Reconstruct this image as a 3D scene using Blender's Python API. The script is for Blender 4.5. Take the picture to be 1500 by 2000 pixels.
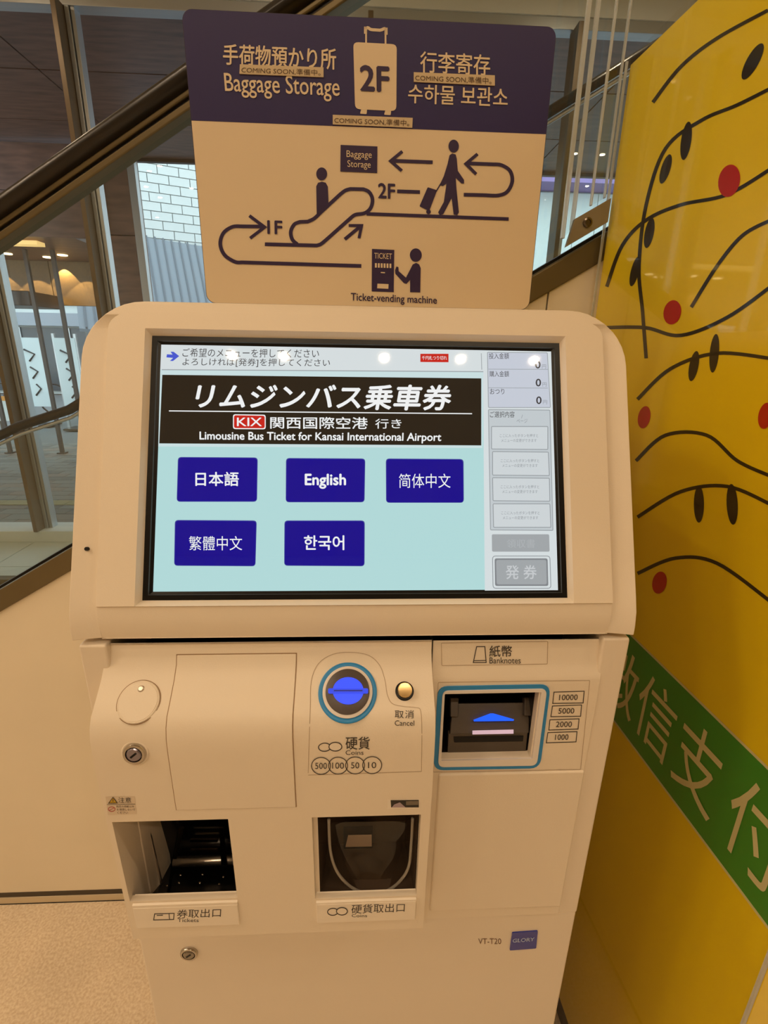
import bpy, bmesh, math, random
from mathutils import Vector, Matrix
from mathutils.geometry import tessellate_polygon
random.seed(7)
S = bpy.context.scene
COL = S.collection
for o in list(bpy.data.objects): bpy.data.objects.remove(o)

# ------------------------------------------------------------------ camera
F = 970.0; PITCH, YAW, ROLL = 0.3157, 0.0500, -0.0175
CAM = Vector((0, 0, 1.45))
def cam_axes():
    cy, sy, cp, sp = math.cos(YAW), math.sin(YAW), math.cos(PITCH), math.sin(PITCH)
    f = Vector((sy*cp, cy*cp, -sp)); rt = Vector((cy, -sy, 0)); dn = f.cross(rt)
    cr, sr = math.cos(ROLL), math.sin(ROLL)
    return cr*rt + sr*dn, -sr*rt + cr*dn, f
RT, DN, FW = cam_axes()
cd = bpy.data.cameras.new('camera'); cam = bpy.data.objects.new('camera', cd); COL.objects.link(cam)
cd.sensor_fit = 'HORIZONTAL'; cd.sensor_width = 36; cd.lens = 36*F/1500; cd.clip_start = .02; cd.clip_end = 200
m = Matrix((RT, -DN, -FW)).transposed().to_4x4(); m.translation = CAM; cam.matrix_world = m
S.camera = cam
S.view_settings.view_transform = 'Standard'; S.view_settings.look = 'None'
S.view_settings.gamma = 1; S.view_settings.use_curve_mapping = False
S.view_settings.exposure = 0.0

# ------------------------------------------------------------------ world (overcast daylight)
w = bpy.data.worlds.new('overcast_sky'); S.world = w; w.use_nodes = True
nt = w.node_tree; bg = nt.nodes['Background']
tc = nt.nodes.new('ShaderNodeTexCoord'); sx = nt.nodes.new('ShaderNodeSeparateXYZ'); cr_ = nt.nodes.new('ShaderNodeValToRGB')
nt.links.new(tc.outputs['Generated'], sx.inputs[0]); nt.links.new(sx.outputs['Z'], cr_.inputs[0]); nt.links.new(cr_.outputs[0], bg.inputs[0])
cr_.color_ramp.elements[0].color = (.80, .90, .95, 1); cr_.color_ramp.elements[1].color = (.62, .74, .88, 1)
bg.inputs[1].default_value = 3.1

# ------------------------------------------------------------------ ceiling downlights (mirrored hall lamps plus added fill lamps)
LAMP_XY = []
LAMP_P = 5.8
def lamp_light(x, y, z, p=LAMP_P):
    l = bpy.data.lights.new('downlight', 'AREA'); l.shape = 'DISK'; l.size = .052; l.energy = p; l.color = (1.0, .77, .52)
    o = bpy.data.objects.new('downlight_lamp', l); COL.objects.link(o); o.location = (x, y, z); return o

# ------------------------------------------------------------------ helpers
def ray(px, py): return FW + RT*((px-750)/F) + DN*((py-1000)/F)
def plane(p, n):
    p = Vector(p); n = Vector(n).normalized()
    def f(px, py):
        d = ray(px, py); return CAM + d*((p-CAM).dot(n)/d.dot(n))
    return f
def atY(Y): return plane((0, Y, 0), (0, 1, 0))
def profile(pts):                       # surface Y(z), extruded along X
    def f(px, py):
        d = ray(px, py); best = None
        for i, ((y0, z0), (y1, z1)) in enumerate(zip(pts, pts[1:])):
            ey, ez = y1-y0, z1-z0
            det = d.y*(-ez) + ey*d.z
            if abs(det) < 1e-9: continue
            ry, rz = y0-CAM.y, z0-CAM.z
            t = (ry*(-ez) + ey*rz)/det; s = (d.y*rz - d.z*ry)/det
            lo = -1e-4 if i else -9; hi = 1.0001 if i < len(pts)-2 else 9
            if lo <= s <= hi and t > 0 and (best is None or t < best): best = t
        if best is None: best = pts[0][0]/d.y
        return CAM + d*best
    return f
def yof(pts, z):
    P = sorted(pts, key=lambda a: a[1])
    if z <= P[0][1]: return P[0][0]
    for (y0, z0), (y1, z1) in zip(P, P[1:]):
        if z <= z1: return y0 + (y1-y0)*(z-z0)/(z1-z0)
    return P[-1][0]

def lin(c): return tuple(((v/255)/12.92 if v/255 <= .04045 else ((v/255+.055)/1.055)**2.4) for v in c) + (1,)
MATS = {}
def mat(name, col, rough=.5, metal=0, emit=None, es=1, bump=0, bscale=200, vary=0, vscale=8, trans=0, ior=1.5, coat=0, spec=.5, alpha=1):
    if name in MATS: return MATS[name]
    m = bpy.data.materials.new(name); m.use_nodes = True; nt = m.node_tree; b = nt.nodes['Principled BSDF']
    b.inputs['Base Color'].default_value = col if len(col) == 4 else lin(col)
    b.inputs['Roughness'].default_value = rough; b.inputs['Metallic'].default_value = metal
    b.inputs['IOR'].default_value = ior; b.inputs['Transmission Weight'].default_value = trans
    b.inputs['Coat Weight'].default_value = coat; b.inputs['Specular IOR Level'].default_value = spec
    b.inputs['Alpha'].default_value = alpha
    if emit is not None:
        b.inputs['Emission Color'].default_value = emit if len(emit) == 4 else lin(emit); b.inputs['Emission Strength'].default_value = es
    tcn = nt.nodes.new('ShaderNodeTexCoord')
    if vary:
        n = nt.nodes.new('ShaderNodeTexNoise'); n.inputs['Scale'].default_value = vscale; n.inputs['Detail'].default_value = 6
        mx = nt.nodes.new('ShaderNodeMix'); mx.data_type = 'RGBA'
        c = b.inputs['Base Color'].default_value[:]
        mx.inputs[6].default_value = tuple(v*(1-vary) for v in c[:3])+(1,); mx.inputs[7].default_value = tuple(min(1, v*(1+vary)) for v in c[:3])+(1,)
        nt.links.new(tcn.outputs['Object'], n.inputs['Vector']); nt.links.new(n.outputs['Fac'], mx.inputs[0]); nt.links.new(mx.outputs[2], b.inputs['Base Color'])
    if bump:
        n = nt.nodes.new('ShaderNodeTexNoise'); n.inputs['Scale'].default_value = bscale; n.inputs['Detail'].default_value = 3
        bp = nt.nodes.new('ShaderNodeBump'); bp.inputs['Strength'].default_value = bump; bp.inputs['Distance'].default_value = .001
        nt.links.new(tcn.outputs['Object'], n.inputs['Vector']); nt.links.new(n.outputs['Fac'], bp.inputs['Height']); nt.links.new(bp.outputs[0], b.inputs['Normal'])
    MATS[name] = m; return m
def thin_glass(name, tint=(1, 1, 1, 1), rough=.0, fac=None, ior=1.45):
    if name in MATS: return MATS[name]
    m = bpy.data.materials.new(name); m.use_nodes = True; nt = m.node_tree; nt.nodes.clear()
    o = nt.nodes.new('ShaderNodeOutputMaterial'); mx = nt.nodes.new('ShaderNodeMixShader'); t = nt.nodes.new('ShaderNodeBsdfTransparent'); g = nt.nodes.new('ShaderNodeBsdfGlossy')
    lw = nt.nodes.new('ShaderNodeLayerWeight'); lw.inputs[0].default_value = .5
    pw_ = nt.nodes.new('ShaderNodeMath'); pw_.operation = 'POWER'; pw_.inputs[1].default_value = 5; nt.links.new(lw.outputs['Facing'], pw_.inputs[0])
    fr = nt.nodes.new('ShaderNodeMath'); fr.operation = 'MULTIPLY_ADD'; fr.inputs[1].default_value = .9; fr.inputs[2].default_value = .045; nt.links.new(pw_.outputs[0], fr.inputs[0])
    t.inputs[0].default_value = tint; g.inputs['Roughness'].default_value = rough
    nt.links.new(fr.outputs[0], mx.inputs[0]); nt.links.new(t.outputs[0], mx.inputs[1]); nt.links.new(g.outputs[0], mx.inputs[2]); nt.links.new(mx.outputs[0], o.inputs[0])
    MATS[name] = m; return m

def link(name, me, m=None, parent=None):
    o = bpy.data.objects.new(name, me); COL.objects.link(o)
    if m: me.materials.append(m)
    if parent:
        o.parent = parent; o.matrix_parent_inverse = Matrix.Translation(-parent_loc(parent))
    return o
def parent_loc(p):
    v = Vector(p.location)
    while p.parent:
        v = v + 0*v; break
    return LOC.get(p.name, Vector((0, 0, 0)))
LOC = {}
def thing(name, loc, label, cat, group=None, kind=None):
    o = bpy.data.objects.new(name, None); COL.objects.link(o); o.location = loc; o.empty_display_size = .05
    LOC[o.name] = Vector(loc); o['label'] = label; o['category'] = cat
    if group: o['group'] = group
    if kind: o['kind'] = kind
    return o
def tag(o, label, cat, group=None, kind=None):
    o['label'] = label; o['category'] = cat
    if group: o['group'] = group
    if kind: o['kind'] = kind
    return o
def bm_obj(name, bm, m, parent=None, smooth=False, bevel=0, seg=2, ang=35):
    bmesh.ops.recalc_face_normals(bm, faces=bm.faces)
    me = bpy.data.meshes.new(name); bm.to_mesh(me); bm.free()
    if smooth: me.polygons.foreach_set('use_smooth', [True]*len(me.polygons))
    o = link(name, me, m, parent)
    if bevel:
        b = o.modifiers.new('bevel', 'BEVEL'); b.width = bevel; b.segments = seg; b.limit_method = 'ANGLE'; b.angle_limit = math.radians(ang); b.harden_normals = True
    return o
def box_bm(bm, x0, x1, y0, y1, z0, z1):
    v = [bm.verts.new((x, y, z)) for x in (x0, x1) for y in (y0, y1) for z in (z0, z1)]
    for f in ((0, 1, 3, 2), (4, 6, 7, 5), (0, 4, 5, 1), (2, 3, 7, 6), (0, 2, 6, 4), (1, 5, 7, 3)): bm.faces.new([v[i] for i in f])
def box(name, x0, x1, y0, y1, z0, z1, m, parent=None, bevel=0):
    bm = bmesh.new(); box_bm(bm, x0, x1, y0, y1, z0, z1); return bm_obj(name, bm, m, parent, bevel=bevel)
def prism(name, poly, d, m, parent=None, bevel=0):      # 3-D polygon extruded by vector d
    bm = bmesh.new(); a = [bm.verts.new(p) for p in poly]; b = [bm.verts.new(Vector(p)+Vector(d)) for p in poly]
    bm.faces.new(a); bm.faces.new(b[::-1])
    for i in range(len(a)): j = (i+1) % len(a); bm.faces.new((a[i], b[i], b[j], a[j]))
    return bm_obj(name, bm, m, parent, bevel=bevel)
def tube(name, pts, r, m, parent=None, n=10, rz=None):
    bm = bmesh.new(); rings = []; pts = [Vector(p) for p in pts]
    for i, p in enumerate(pts):
        t = (pts[min(i+1, len(pts)-1)]-pts[max(i-1, 0)]).normalized()
        u = t.cross(Vector((0, 1, 0.001))).normalized(); v = t.cross(u).normalized()
        rings.append([bm.verts.new(p + u*(rz or r)*math.cos(a) + v*r*math.sin(a)) for a in [2*math.pi*k/n for k in range(n)]])
    for A, B in zip(rings, rings[1:]):
        for k in range(n): bm.faces.new((A[k], A[(k+1) % n], B[(k+1) % n], B[k]))
    bm.faces.new(rings[0]); bm.faces.new(rings[-1][::-1])
    return bm_obj(name, bm, m, parent, smooth=True, bevel=0)
def lathe(name, c, axis, prof, m, parent=None, n=40, smooth=True):   # prof: (radius, distance along axis)
    c = Vector(c); ax = Vector(axis).normalized(); u = ax.cross(Vector((1, 0, 0.01))).normalized(); v = ax.cross(u)
    bm = bmesh.new(); rings = []
    for r, h in prof:
        if r < 1e-6: rings.append([bm.verts.new(c+ax*h)])
        else: rings.append([bm.verts.new(c + ax*h + u*r*math.cos(a) + v*r*math.sin(a)) for a in [2*math.pi*k/n for k in range(n)]])
    for A, B in zip(rings, rings[1:]):
        for k in range(n):
            q = [A[k % len(A)], A[(k+1) % len(A)], B[(k+1) % len(B)], B[k % len(B)]]
            q = list(dict.fromkeys(q))
            if len(q) > 2: bm.faces.new(q)
    if len(rings[0]) > 2: bm.faces.new(rings[0])
    if len(rings[-1]) > 2: bm.faces.new(rings[-1])
    o = bm_obj(name, bm, m, parent)
    if smooth:
        for p in o.data.polygons: p.use_smooth = len(p.vertices) <= 4
        o.data.set_sharp_from_angle(angle=math.radians(35))
    return o
def gridshell(name, rows, cuts, holes, back, m, parent=None, bevel=.002, seg=2, ang=35, hole_back=None, cap=False):
    """rows = (z, xl, xr, Y); a front skin with rectangular holes, its rim carried back to Y = back."""
    bm = bmesh.new(); V = []
    for z, xl, xr, Y in rows: V.append([bm.verts.new((x, Y, z)) for x in [xl]+list(cuts)+[xr]])
    for i in range(len(rows)-1):
        for j in range(len(cuts)+1):
            xs = [xl_ for xl_ in [rows[i][1]]+list(cuts)+[rows[i][2]]]
            cx = (xs[j]+xs[j+1])/2; cz = (rows[i][0]+rows[i+1][0])/2
            if any(h[0] < cx < h[1] and h[2] < cz < h[3] for h in holes): continue
            bm.faces.new((V[i][j], V[i][j+1], V[i+1][j+1], V[i+1][j]))
    for v in [v for v in bm.verts if not v.link_faces]: bm.verts.remove(v)
    be = [e for e in bm.edges if len(e.link_faces) == 1]
    if hole_back is False: be = [e for e in be if not all(any(h[0]-1e-4 <= v.co.x <= h[1]+1e-4 and h[2]-1e-4 <= v.co.z <= h[3]+1e-4 for h in holes) for v in e.verts)]
    r = bmesh.ops.extrude_edge_only(bm, edges=be)
    zmin = min(r_[0] for r_ in rows); zmax = max(r_[0] for r_ in rows); xmin = min(r_[1] for r_ in rows); xmax = max(r_[2] for r_ in rows)
    for v in [g for g in r['geom'] if isinstance(g, bmesh.types.BMVert)]:
        inside = hole_back is not None and hole_back is not False and any(h[0]-1e-4 <= v.co.x <= h[1]+1e-4 and h[2]-1e-4 <= v.co.z <= h[3]+1e-4 for h in holes)
        v.co.y = hole_back if inside else back
    o = bm_obj(name, bm, m, parent, smooth=True, bevel=bevel, seg=seg, ang=ang)
    o.data.set_sharp_from_angle(angle=math.radians(ang)); return o

# --- print laid on real surfaces -------------------------------------------------
LAY = .00035
def lay(surf, px, py, k): 
    p = surf(px, py); d = (CAM-p); return p + d.normalized()*LAY*k
def fillpoly(name, surf, pts, m, parent, k=1, sub=False):
    if isinstance(pts, list) and len(pts) == 4 and sub:
        N = 12; bm = bmesh.new(); g = []
        for i in range(N+1):
            a = [pts[0][t]+(pts[3][t]-pts[0][t])*i/N for t in (0, 1)]; b = [pts[1][t]+(pts[2][t]-pts[1][t])*i/N for t in (0, 1)]
            g.append([bm.verts.new(lay(surf, *a, k)), bm.verts.new(lay(surf, *b, k))])
        for A, B in zip(g, g[1:]): bm.faces.new((A[0], A[1], B[1], B[0]))
    else:
        bm = bmesh.new(); v = [bm.verts.new(lay(surf, x, y, k)) for x, y in pts]
        tri = tessellate_polygon([[Vector((x, y, 0)) for x, y in pts]])
        for t in tri:
            try: bm.faces.new([v[i] for i in t])
            except ValueError: pass
    return bm_obj(name, bm, m, parent)
def rrect(q, r, n=4):                    # quad TL,TR,BR,BL with rounded corners of r pixels
    out = []
    for i in range(4):
        p = Vector(q[i]); a = (Vector(q[i-1])-p); b = (Vector(q[(i+1) % 4])-p)
        A = p + a.normalized()*r; B = p + b.normalized()*r
        for k in range(n+1):
            t = k/n; out.append(tuple(A*(1-t)**2 + p*2*t*(1-t) + B*t*t))
    return out
def ell(cx, cy, rx, ry, n=32, rot=0):
    return [(cx+rx*math.cos(a)*math.cos(rot)-ry*math.sin(a)*math.sin(rot), cy+rx*math.cos(a)*math.sin(rot)+ry*math.sin(a)*math.cos(rot)) for a in [2*math.pi*i/n for i in range(n)]]
def stroke(name, surf, pts, wd, m, parent, k=1, closed=False, taper=None):
    P = [Vector(p) for p in pts]; P = [p for i, p in enumerate(P) if i == 0 or (p-P[i-1]).length > .3]; n = len(P); L, R = [], []
    for i in range(n):
        a = P[i-1] if (i or closed) else None; b = P[(i+1) % n] if (i < n-1 or closed) else None
        d1 = (P[i]-a).normalized() if a is not None else None; d2 = (b-P[i]).normalized() if b is not None else None
        d1 = d1 or d2; d2 = d2 or d1
        t = (d1+d2); t = t.normalized() if t.length > 1e-6 else d1
        nn = Vector((-t.y, t.x)); c = max(.35, nn.dot(Vector((-d1.y, d1.x))))
        h = (wd if taper is None else wd*taper(i/(n-1)))/2/c
        L.append(P[i]+nn*h); R.append(P[i]-nn*h)
    bm = bmesh.new(); vl = [bm.verts.new(lay(surf, *p, k)) for p in L]; vr = [bm.verts.new(lay(surf, *p, k)) for p in R]
    for i in range(n if closed else n-1):
        j = (i+1) % n; bm.faces.new((vl[i], vl[j], vr[j], vr[i]))
    return bm_obj(name, bm, m, parent)
def smoothpath(pts, n=6):
    P = [Vector(p) for p in pts]; out = []
    for i in range(len(P)-1):
        p0, p1, p2, p3 = P[max(i-1, 0)], P[i], P[i+1], P[min(i+2, len(P)-1)]
        for k in range(n):
            t = k/n; out.append(tuple(.5*((2*p1)+(p2-p0)*t+(2*p0-5*p1+4*p2-p3)*t*t+(3*p1-p0-3*p2+p3)*t**3)))
    out.append(tuple(P[-1])); return out
TXT = {}
def text_data(body, bold=0, spacing=1):
    key = (body, bold, spacing)
    if key not in TXT:
        c = bpy.data.curves.new('lettering', 'FONT'); c.body = body; c.size = 1; c.offset = bold; c.resolution_u = 3; c.space_character = spacing
        o = bpy.data.objects.new('lettering_tmp', c); COL.objects.link(o)
        bpy.context.view_layer.update()
        me = bpy.data.meshes.new_from_object(o.evaluated_get(bpy.context.evaluated_depsgraph_get()))
        vs = [v.co.xy.copy() for v in me.vertices]; fs = [tuple(p.vertices) for p in me.polygons]
        x0, x1 = min(v.x for v in vs), max(v.x for v in vs); y0, y1 = min(v.y for v in vs), max(v.y for v in vs)
        TXT[key] = ([((v.x-x0)/(x1-x0), (y1-v.y)/(y1-y0)) for v in vs], fs)
        bpy.data.objects.remove(o); bpy.data.curves.remove(c); bpy.data.meshes.remove(me)
    return TXT[key]
def text(surf, body, q, m, parent, k=2, bold=.0, slant=0, name='lettering', spacing=1):
    """q = ink box corners TL,TR,BR,BL or (x0,y0,x1,y1)"""
    if len(q) == 4 and not isinstance(q[0], tuple): x0, y0, x1, y1 = q; q = [(x0, y0), (x1, y0), (x1, y1), (x0, y1)]
    vs, fs = text_data(body, 0, spacing); bm = bmesh.new()
    b = bold*abs(q[3][1]-q[0][1])*1.2
    for c, (bx, by_) in enumerate([(0, 0)] if not bold else [(-b, 0), (b, 0), (0, -b), (0, b)]):
        V = []
        for u, v in vs:
            u2 = u + slant*(.5-v)
            px = (1-u2)*((1-v)*q[0][0]+v*q[3][0]) + u2*((1-v)*q[1][0]+v*q[2][0]) + bx
            py = (1-u2)*((1-v)*q[0][1]+v*q[3][1]) + u2*((1-v)*q[1][1]+v*q[2][1]) + by_
            V.append(bm.verts.new(lay(surf, px, py, k+c*.04)))
        for f in fs:
            try: bm.faces.new([V[i] for i in f])
            except ValueError: pass
    return bm_obj(name, bm, m, parent)

# ------------------------------------------------------------------ materials
ivory = mat('ivory_plastic', (240, 226, 205), .42, bump=.12, bscale=900)
ivory2 = mat('ivory_painted_steel', (238, 224, 204), .38, bump=.10, bscale=700)
lipm = mat('ivory_lip', (244, 232, 214), .4)
black = mat('black_plastic', (8, 8, 9), .32, spec=.3)
gap = mat('dark_gap', (18, 14, 10), .8)
ink = mat('grey_ink', (62, 55, 50), .6)
inkthin = mat('faint_ink', (176, 152, 122), .6)
chrome = mat('chrome', (235, 228, 220), .28, metal=1)
brass = mat('brushed_brass', (225, 195, 140), .25, metal=1, bump=.1)
steel = mat('dark_steel', (110, 100, 88), .22, metal=1)
bluering = mat('blue_ring', (38, 140, 205), .4)
bluelit = mat('blue_lit_lens', (10, 40, 200), .3, emit=(40, 75, 255), es=1.0)
beige_wall = mat('beige_wall_panel', (240, 228, 204), .5, vary=.07, vscale=4, bump=.08, bscale=40)
ceil_m = mat('cream_ceiling', (225, 205, 170), .7, vary=.02)
grey_m = mat('pale_grey_fascia', (232, 234, 230), .6, vary=.02)
alu = mat('window_aluminium', (190, 194, 196), .35, metal=.6)
bronze = mat('bronze_mullion', (104, 88, 66), .4, metal=.3)
trimm = mat('brushed_bronze_trim', (112, 100, 72), .38, metal=.55, vary=.15, vscale=6)
rubber = mat('black_rubber_handrail', (24, 18, 12), .3)
yellow = mat('yellow_print', (255, 220, 8), .3, coat=.6, vary=.03, vscale=30)
green = mat('green_print', (58, 150, 46), .3, coat=.6)
greenw = mat('pale_line_print', (225, 215, 165), .4)
purple = mat('purple_print', (28, 13, 84), .45, bump=.1)
cream = mat('cream_print', (224, 204, 172), .5, bump=.1)
darkpur = mat('dark_purple_ink', (42, 22, 70), .5)
label_strip = mat('tan_label_strip', (206, 186, 152), .6)
labelink = mat('brown_label_ink', (84, 60, 40), .6)

def speckle_floor(name, c1, c2, rough):
    m = mat(name, c1, rough); nt = m.node_tree; b = nt.nodes['Principled BSDF']
    tcn = nt.nodes.new('ShaderNodeTexCoord'); n = nt.nodes.new('ShaderNodeTexNoise'); n.inputs['Scale'].default_value = 170; n.inputs['Detail'].default_value = 4
    n2 = nt.nodes.new('ShaderNodeTexNoise'); n2.inputs['Scale'].default_value = 5
    rp = nt.nodes.new('ShaderNodeValToRGB'); rp.color_ramp.elements[0].position = .35; rp.color_ramp.elements[1].position = .65
    rp.color_ramp.elements[0].color = lin(c2); rp.color_ramp.elements[1].color = lin(c1)
    mx = nt.nodes.new('ShaderNodeMix'); mx.data_type = 'RGBA'; mx.blend_type = 'MULTIPLY'; mx.inputs[0].default_value = .35
    nt.links.new(tcn.outputs['Object'], n.inputs['Vector']); nt.links.new(tcn.outputs['Object'], n2.inputs['Vector'])
    nt.links.new(n.outputs['Fac'], rp.inputs[0]); nt.links.new(rp.outputs[0], mx.inputs[6]); nt.links.new(n2.outputs['Fac'], mx.inputs[7]); nt.links.new(mx.outputs[2], b.inputs['Base Color'])
    return m
floor_m = speckle_floor('speckled_beige_floor', (255, 238, 212), (232, 208, 176), .45)
def stone(name, c):
    m = mat(name, c, .45); nt = m.node_tree; b = nt.nodes['Principled BSDF']
    tcn = nt.nodes.new('ShaderNodeTexCoord'); mp = nt.nodes.new('ShaderNodeMapping'); mp.inputs['Scale'].default_value = (1.2, 6, 6); mp.inputs['Rotation'].default_value = (0, 0, .6)
    n = nt.nodes.new('ShaderNodeTexNoise'); n.inputs['Scale'].default_value = 3; n.inputs['Detail'].default_value = 9
    rp = nt.nodes.new('ShaderNodeValToRGB'); rp.color_ramp.elements[0].position = .3; rp.color_ramp.elements[1].position = .75
    rp.color_ramp.elements[0].color = lin([v*.8 for v in c]); rp.color_ramp.elements[1].color = lin([v*1.15 for v in c])
    nt.links.new(tcn.outputs['Object'], mp.inputs[0]); nt.links.new(mp.outputs[0], n.inputs['Vector']); nt.links.new(n.outputs['Fac'], rp.inputs[0]); nt.links.new(rp.outputs[0], b.inputs['Base Color'])
    return m
brown = stone('brown_stone', (120, 92, 80))

# ------------------------------------------------------------------ room shell
def struct(o): o['kind'] = 'structure'; return o
YW = 1.0                                           # face of the cladding behind the machine
YG = 3.77                                          # window wall
ZC = 3.50
struct(box('floor', -5, 5, -5, 1.06, -.1, 0, floor_m))
fl2 = struct(box('floor', -5, 5, 1.06, YG+.1, -.1, -.004, mat('tile_grout', (150, 150, 145), .7)))
tile_me = None
for ix in range(11):
    for iy in range(5):
        x0 = -4.9+ix*.6; y0 = 1.08+iy*.535
        if tile_me is None:
            bm = bmesh.new(); box_bm(bm, 0, .594, 0, .529, -.01, 0); bmesh.ops.recalc_face_normals(bm, faces=bm.faces)
            tile_me = bpy.data.meshes.new('tile'); bm.to_mesh(tile_me); bm.free(); tile_me.materials.append(mat('pale_floor_tile', (205, 212, 208), .3, vary=.04))
        t = bpy.data.objects.new('tile', tile_me); COL.objects.link(t); t.location = (x0, y0, 0); t.parent = fl2
# curved grey inlay band on the far floor
bm = bmesh.new(); A = []
for i in range(25):
    a = math.radians(20+i*5.2); c = Vector((-3.2, 2.0)); A.append([bm.verts.new((c.x+r*math.cos(a)*1.25, c.y+r*math.sin(a)*.9, .004)) for r in (1.05, 1.22)])
for p, q in zip(A, A[1:]): bm.faces.new((p[0], p[1], q[1], q[0]))
bm_obj('floor_inlay', bm, mat('grey_floor_inlay', (110, 116, 116), .4), fl2)
struct(box('ceiling', -5, 5, -5, YG+.1, ZC, ZC+.1, ceil_m))
struct(box('wall_back', -5, 5, -5.1, -5, 0, ZC, beige_wall)); struct(box('wall_left', -5.1, -5, -5, YG, 0, ZC, beige_wall)); struct(box('wall_right', 5, 5.1, -5, YG, 0, ZC, beige_wall))

# window wall with frames
wn = bpy.data.objects.new('window_1', None); COL.objects.link(wn); wn['kind'] = 'structure'; LOC[wn.name] = Vector((0, 0, 0))
ZH = 3.325
box('window_sill', -5, 5, YG-.10, YG+.12, 0, .088, mat('white_sill', (225, 228, 225), .4), wn, bevel=.004)
box('window_head', -5, 5, YG-.03, YG+.06, ZH, ZH+.06, alu, wn, bevel=.003)
box('fascia', -5, 5, YG-.04, YG+.10, ZH+.06, ZC, grey_m, wn)
MUL = [-.82, -.648, -.458, .02, .352, .66, 1.0]
xs = [-5]+[v*YG for v in MUL]+[5]
for v in MUL:
    x = v*YG
    box('mullion', x-.035, x-.005, YG-.12, YG+.02, .088, ZH, bronze, wn, bevel=.002)
    box('mullion', x-.003, x+.022, YG-.03, YG+.05, .088, ZH, alu, wn, bevel=.002)
    box('mullion', x+.028, x+.050, YG-.02, YG+.05, .088, ZH, alu, wn, bevel=.002)
    box('window_gasket', x+.0215, x+.0285, YG+.0, YG+.03, .088, ZH, black, wn)
wing = thin_glass('window_glass', (.97, .98, .98, 1))
for a, b in zip(xs, xs[1:]):
    bm = bmesh.new(); v = [bm.verts.new(p) for p in ((a+.04, YG+.02, .088), (b-.03, YG+.02, .088), (b-.03, YG+.02, ZH), (a+.04, YG+.02, ZH))]; bm.faces.new(v); bm_obj('pane', bm, wing, wn)

# cladding below the escalator, sloping top
SL = .585
def ztrim(x, off=0): return 1.45 - .0505*YW + SL*x + off
wb = bpy.data.objects.new('wall_front', None); COL.objects.link(wb); wb['kind'] = 'structure'; LOC[wb.name] = Vector((0, 0, 0))
segs = [-2.2, -1.02, .352, 1.6]
for a, b in zip(segs, segs[1:]):
    zb = .034
    a2 = max(a, (zb-ztrim(0, -.05))/SL+.02); 
    prism('wall_panel', [(a2+.0015, YW, zb), (b-.0015, YW, zb), (b-.0015, YW, min(ztrim(b, -.045), 3.4)), (a2+.0015, YW, ztrim(a2, -.045))], (0, .03, 0), beige_wall, wb, bevel=.001)
prism('wall_backing', [(-2.2, YW+.03, 0), (1.6, YW+.03, 0), (1.6, YW+.03, 2.2), (-2.2, YW+.03, .12)], (0, .03, 0), gap, wb)
struct(box('trim_1', -2.2, 1.6, YW-.001, YW+.01, .0205, .0385, mat('dark_reveal', (64, 54, 42), .5)))
struct(box('trim_2', -2.2, 1.6, YW-.0052, YW-.0035, 0, .0022, gap))
struct(box('baseboard_front', -2.2, 1.6, YW-.004, YW+.02, 0, .022, mat('beige_baseboard', (214, 196, 164), .5)))

# ------------------------------------------------------------------ escalator balustrades
def slope_bar(name, Y0, Y1, z0, z1, x0, x1, m, parent, bevel=.003, sl=SL):
    return prism(name, [(x0, Y0, z0+sl*x0), (x1, Y0, z0+sl*x1), (x1, Y0, z1+sl*x1), (x0, Y0, z1+sl*x0)], (0, Y1-Y0, 0), m, parent, bevel)
e = thing('escalator_balustrade', (-.9, 1.03, .8), 'near glass balustrade with a thick black sloping handrail directly behind the machine', 'railing')
box('support_bracket', -1.95, -1.9, 1.0, 1.06, 0, .3, steel, e)
zt = 1.45-.0505*YW
slope_bar('trim_strip', YW-.006, YW+.075, zt-.048, zt, -2.1, 1.55, trimm, e)
slope_bar('glass_clamp', YW+.02, YW+.05, zt, zt+.006, -2.1, 1.55, black, e, 0)
YH = 1.03
g = slope_bar('glass_panel', YH, YH+.001, zt+.006, 1.45+.53*YH, -2.1, -1.06, thin_glass('balustrade_glass', (.93, .96, .94, 1)), e, 0)
slope_bar('glass_panel', YH, YH+.001, zt+.006, 1.45+.53*YH, -1.05, .62, MATS['balustrade_glass'], e, 0)
slope_bar('glass_panel', YH, YH+.001, zt+.006, 1.45+.53*YH, .63, 1.55, MATS['balustrade_glass'], e, 0)
def hz(k, x, Y): return 1.45 + k*Y + SL*x
tube('handrail', [(x, YH, hz(.572, x, YH)) for x in (-2.1, -1, 0, 1.55)], .036, rubber, e, n=18, rz=.018)
slope_bar('handrail_guide', YH-.020, YH+.020, 1.45+.546*YH, 1.45+.556*YH, -2.1, 1.55, trimm, e)
slope_bar('handrail_guide', YH-.014, YH+.014, 1.45+.540*YH, 1.45+.546*YH, -2.1, 1.55, black, e, 0)
slope_bar('handrail_guide', YH-.022, YH+.022, 1.45+.527*YH, 1.45+.540*YH, -2.1, 1.55, trimm, e)
YF = 2.94
e2 = thing('escalator_balustrade', (-2.1, YF, .1), 'far thin dark handrail over glass, beyond the near balustrade and nearer than the window frames', 'railing')
pts = [(-2.9, YF, .74), (-2.55, YF, .79), (-2.2, YF, .885), (-1.95, YF, 1.0), (-1.65, YF, 1.45+.204*YF-.577*1.65)]+[(x, YF, 1.45+.204*YF+.577*x) for x in (-1, 0, 1, 2.0)]
tube('handrail', pts, .036, rubber, e2, n=14, rz=.026)
tube('handrail_guide', [(a, b, c-.045) for a, b, c in pts], .012, alu, e2, n=10, rz=.010)
prism('glass_panel', [(-2.9, YF, .05), (-1.2, YF, .05), (2.0, YF, 1.7), (2.0, YF, 3.15)]+[(p[0], YF, p[2]-.05) for p in pts[::-1][1:]], (0, .001, 0), MATS['balustrade_glass'], e2)
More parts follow.
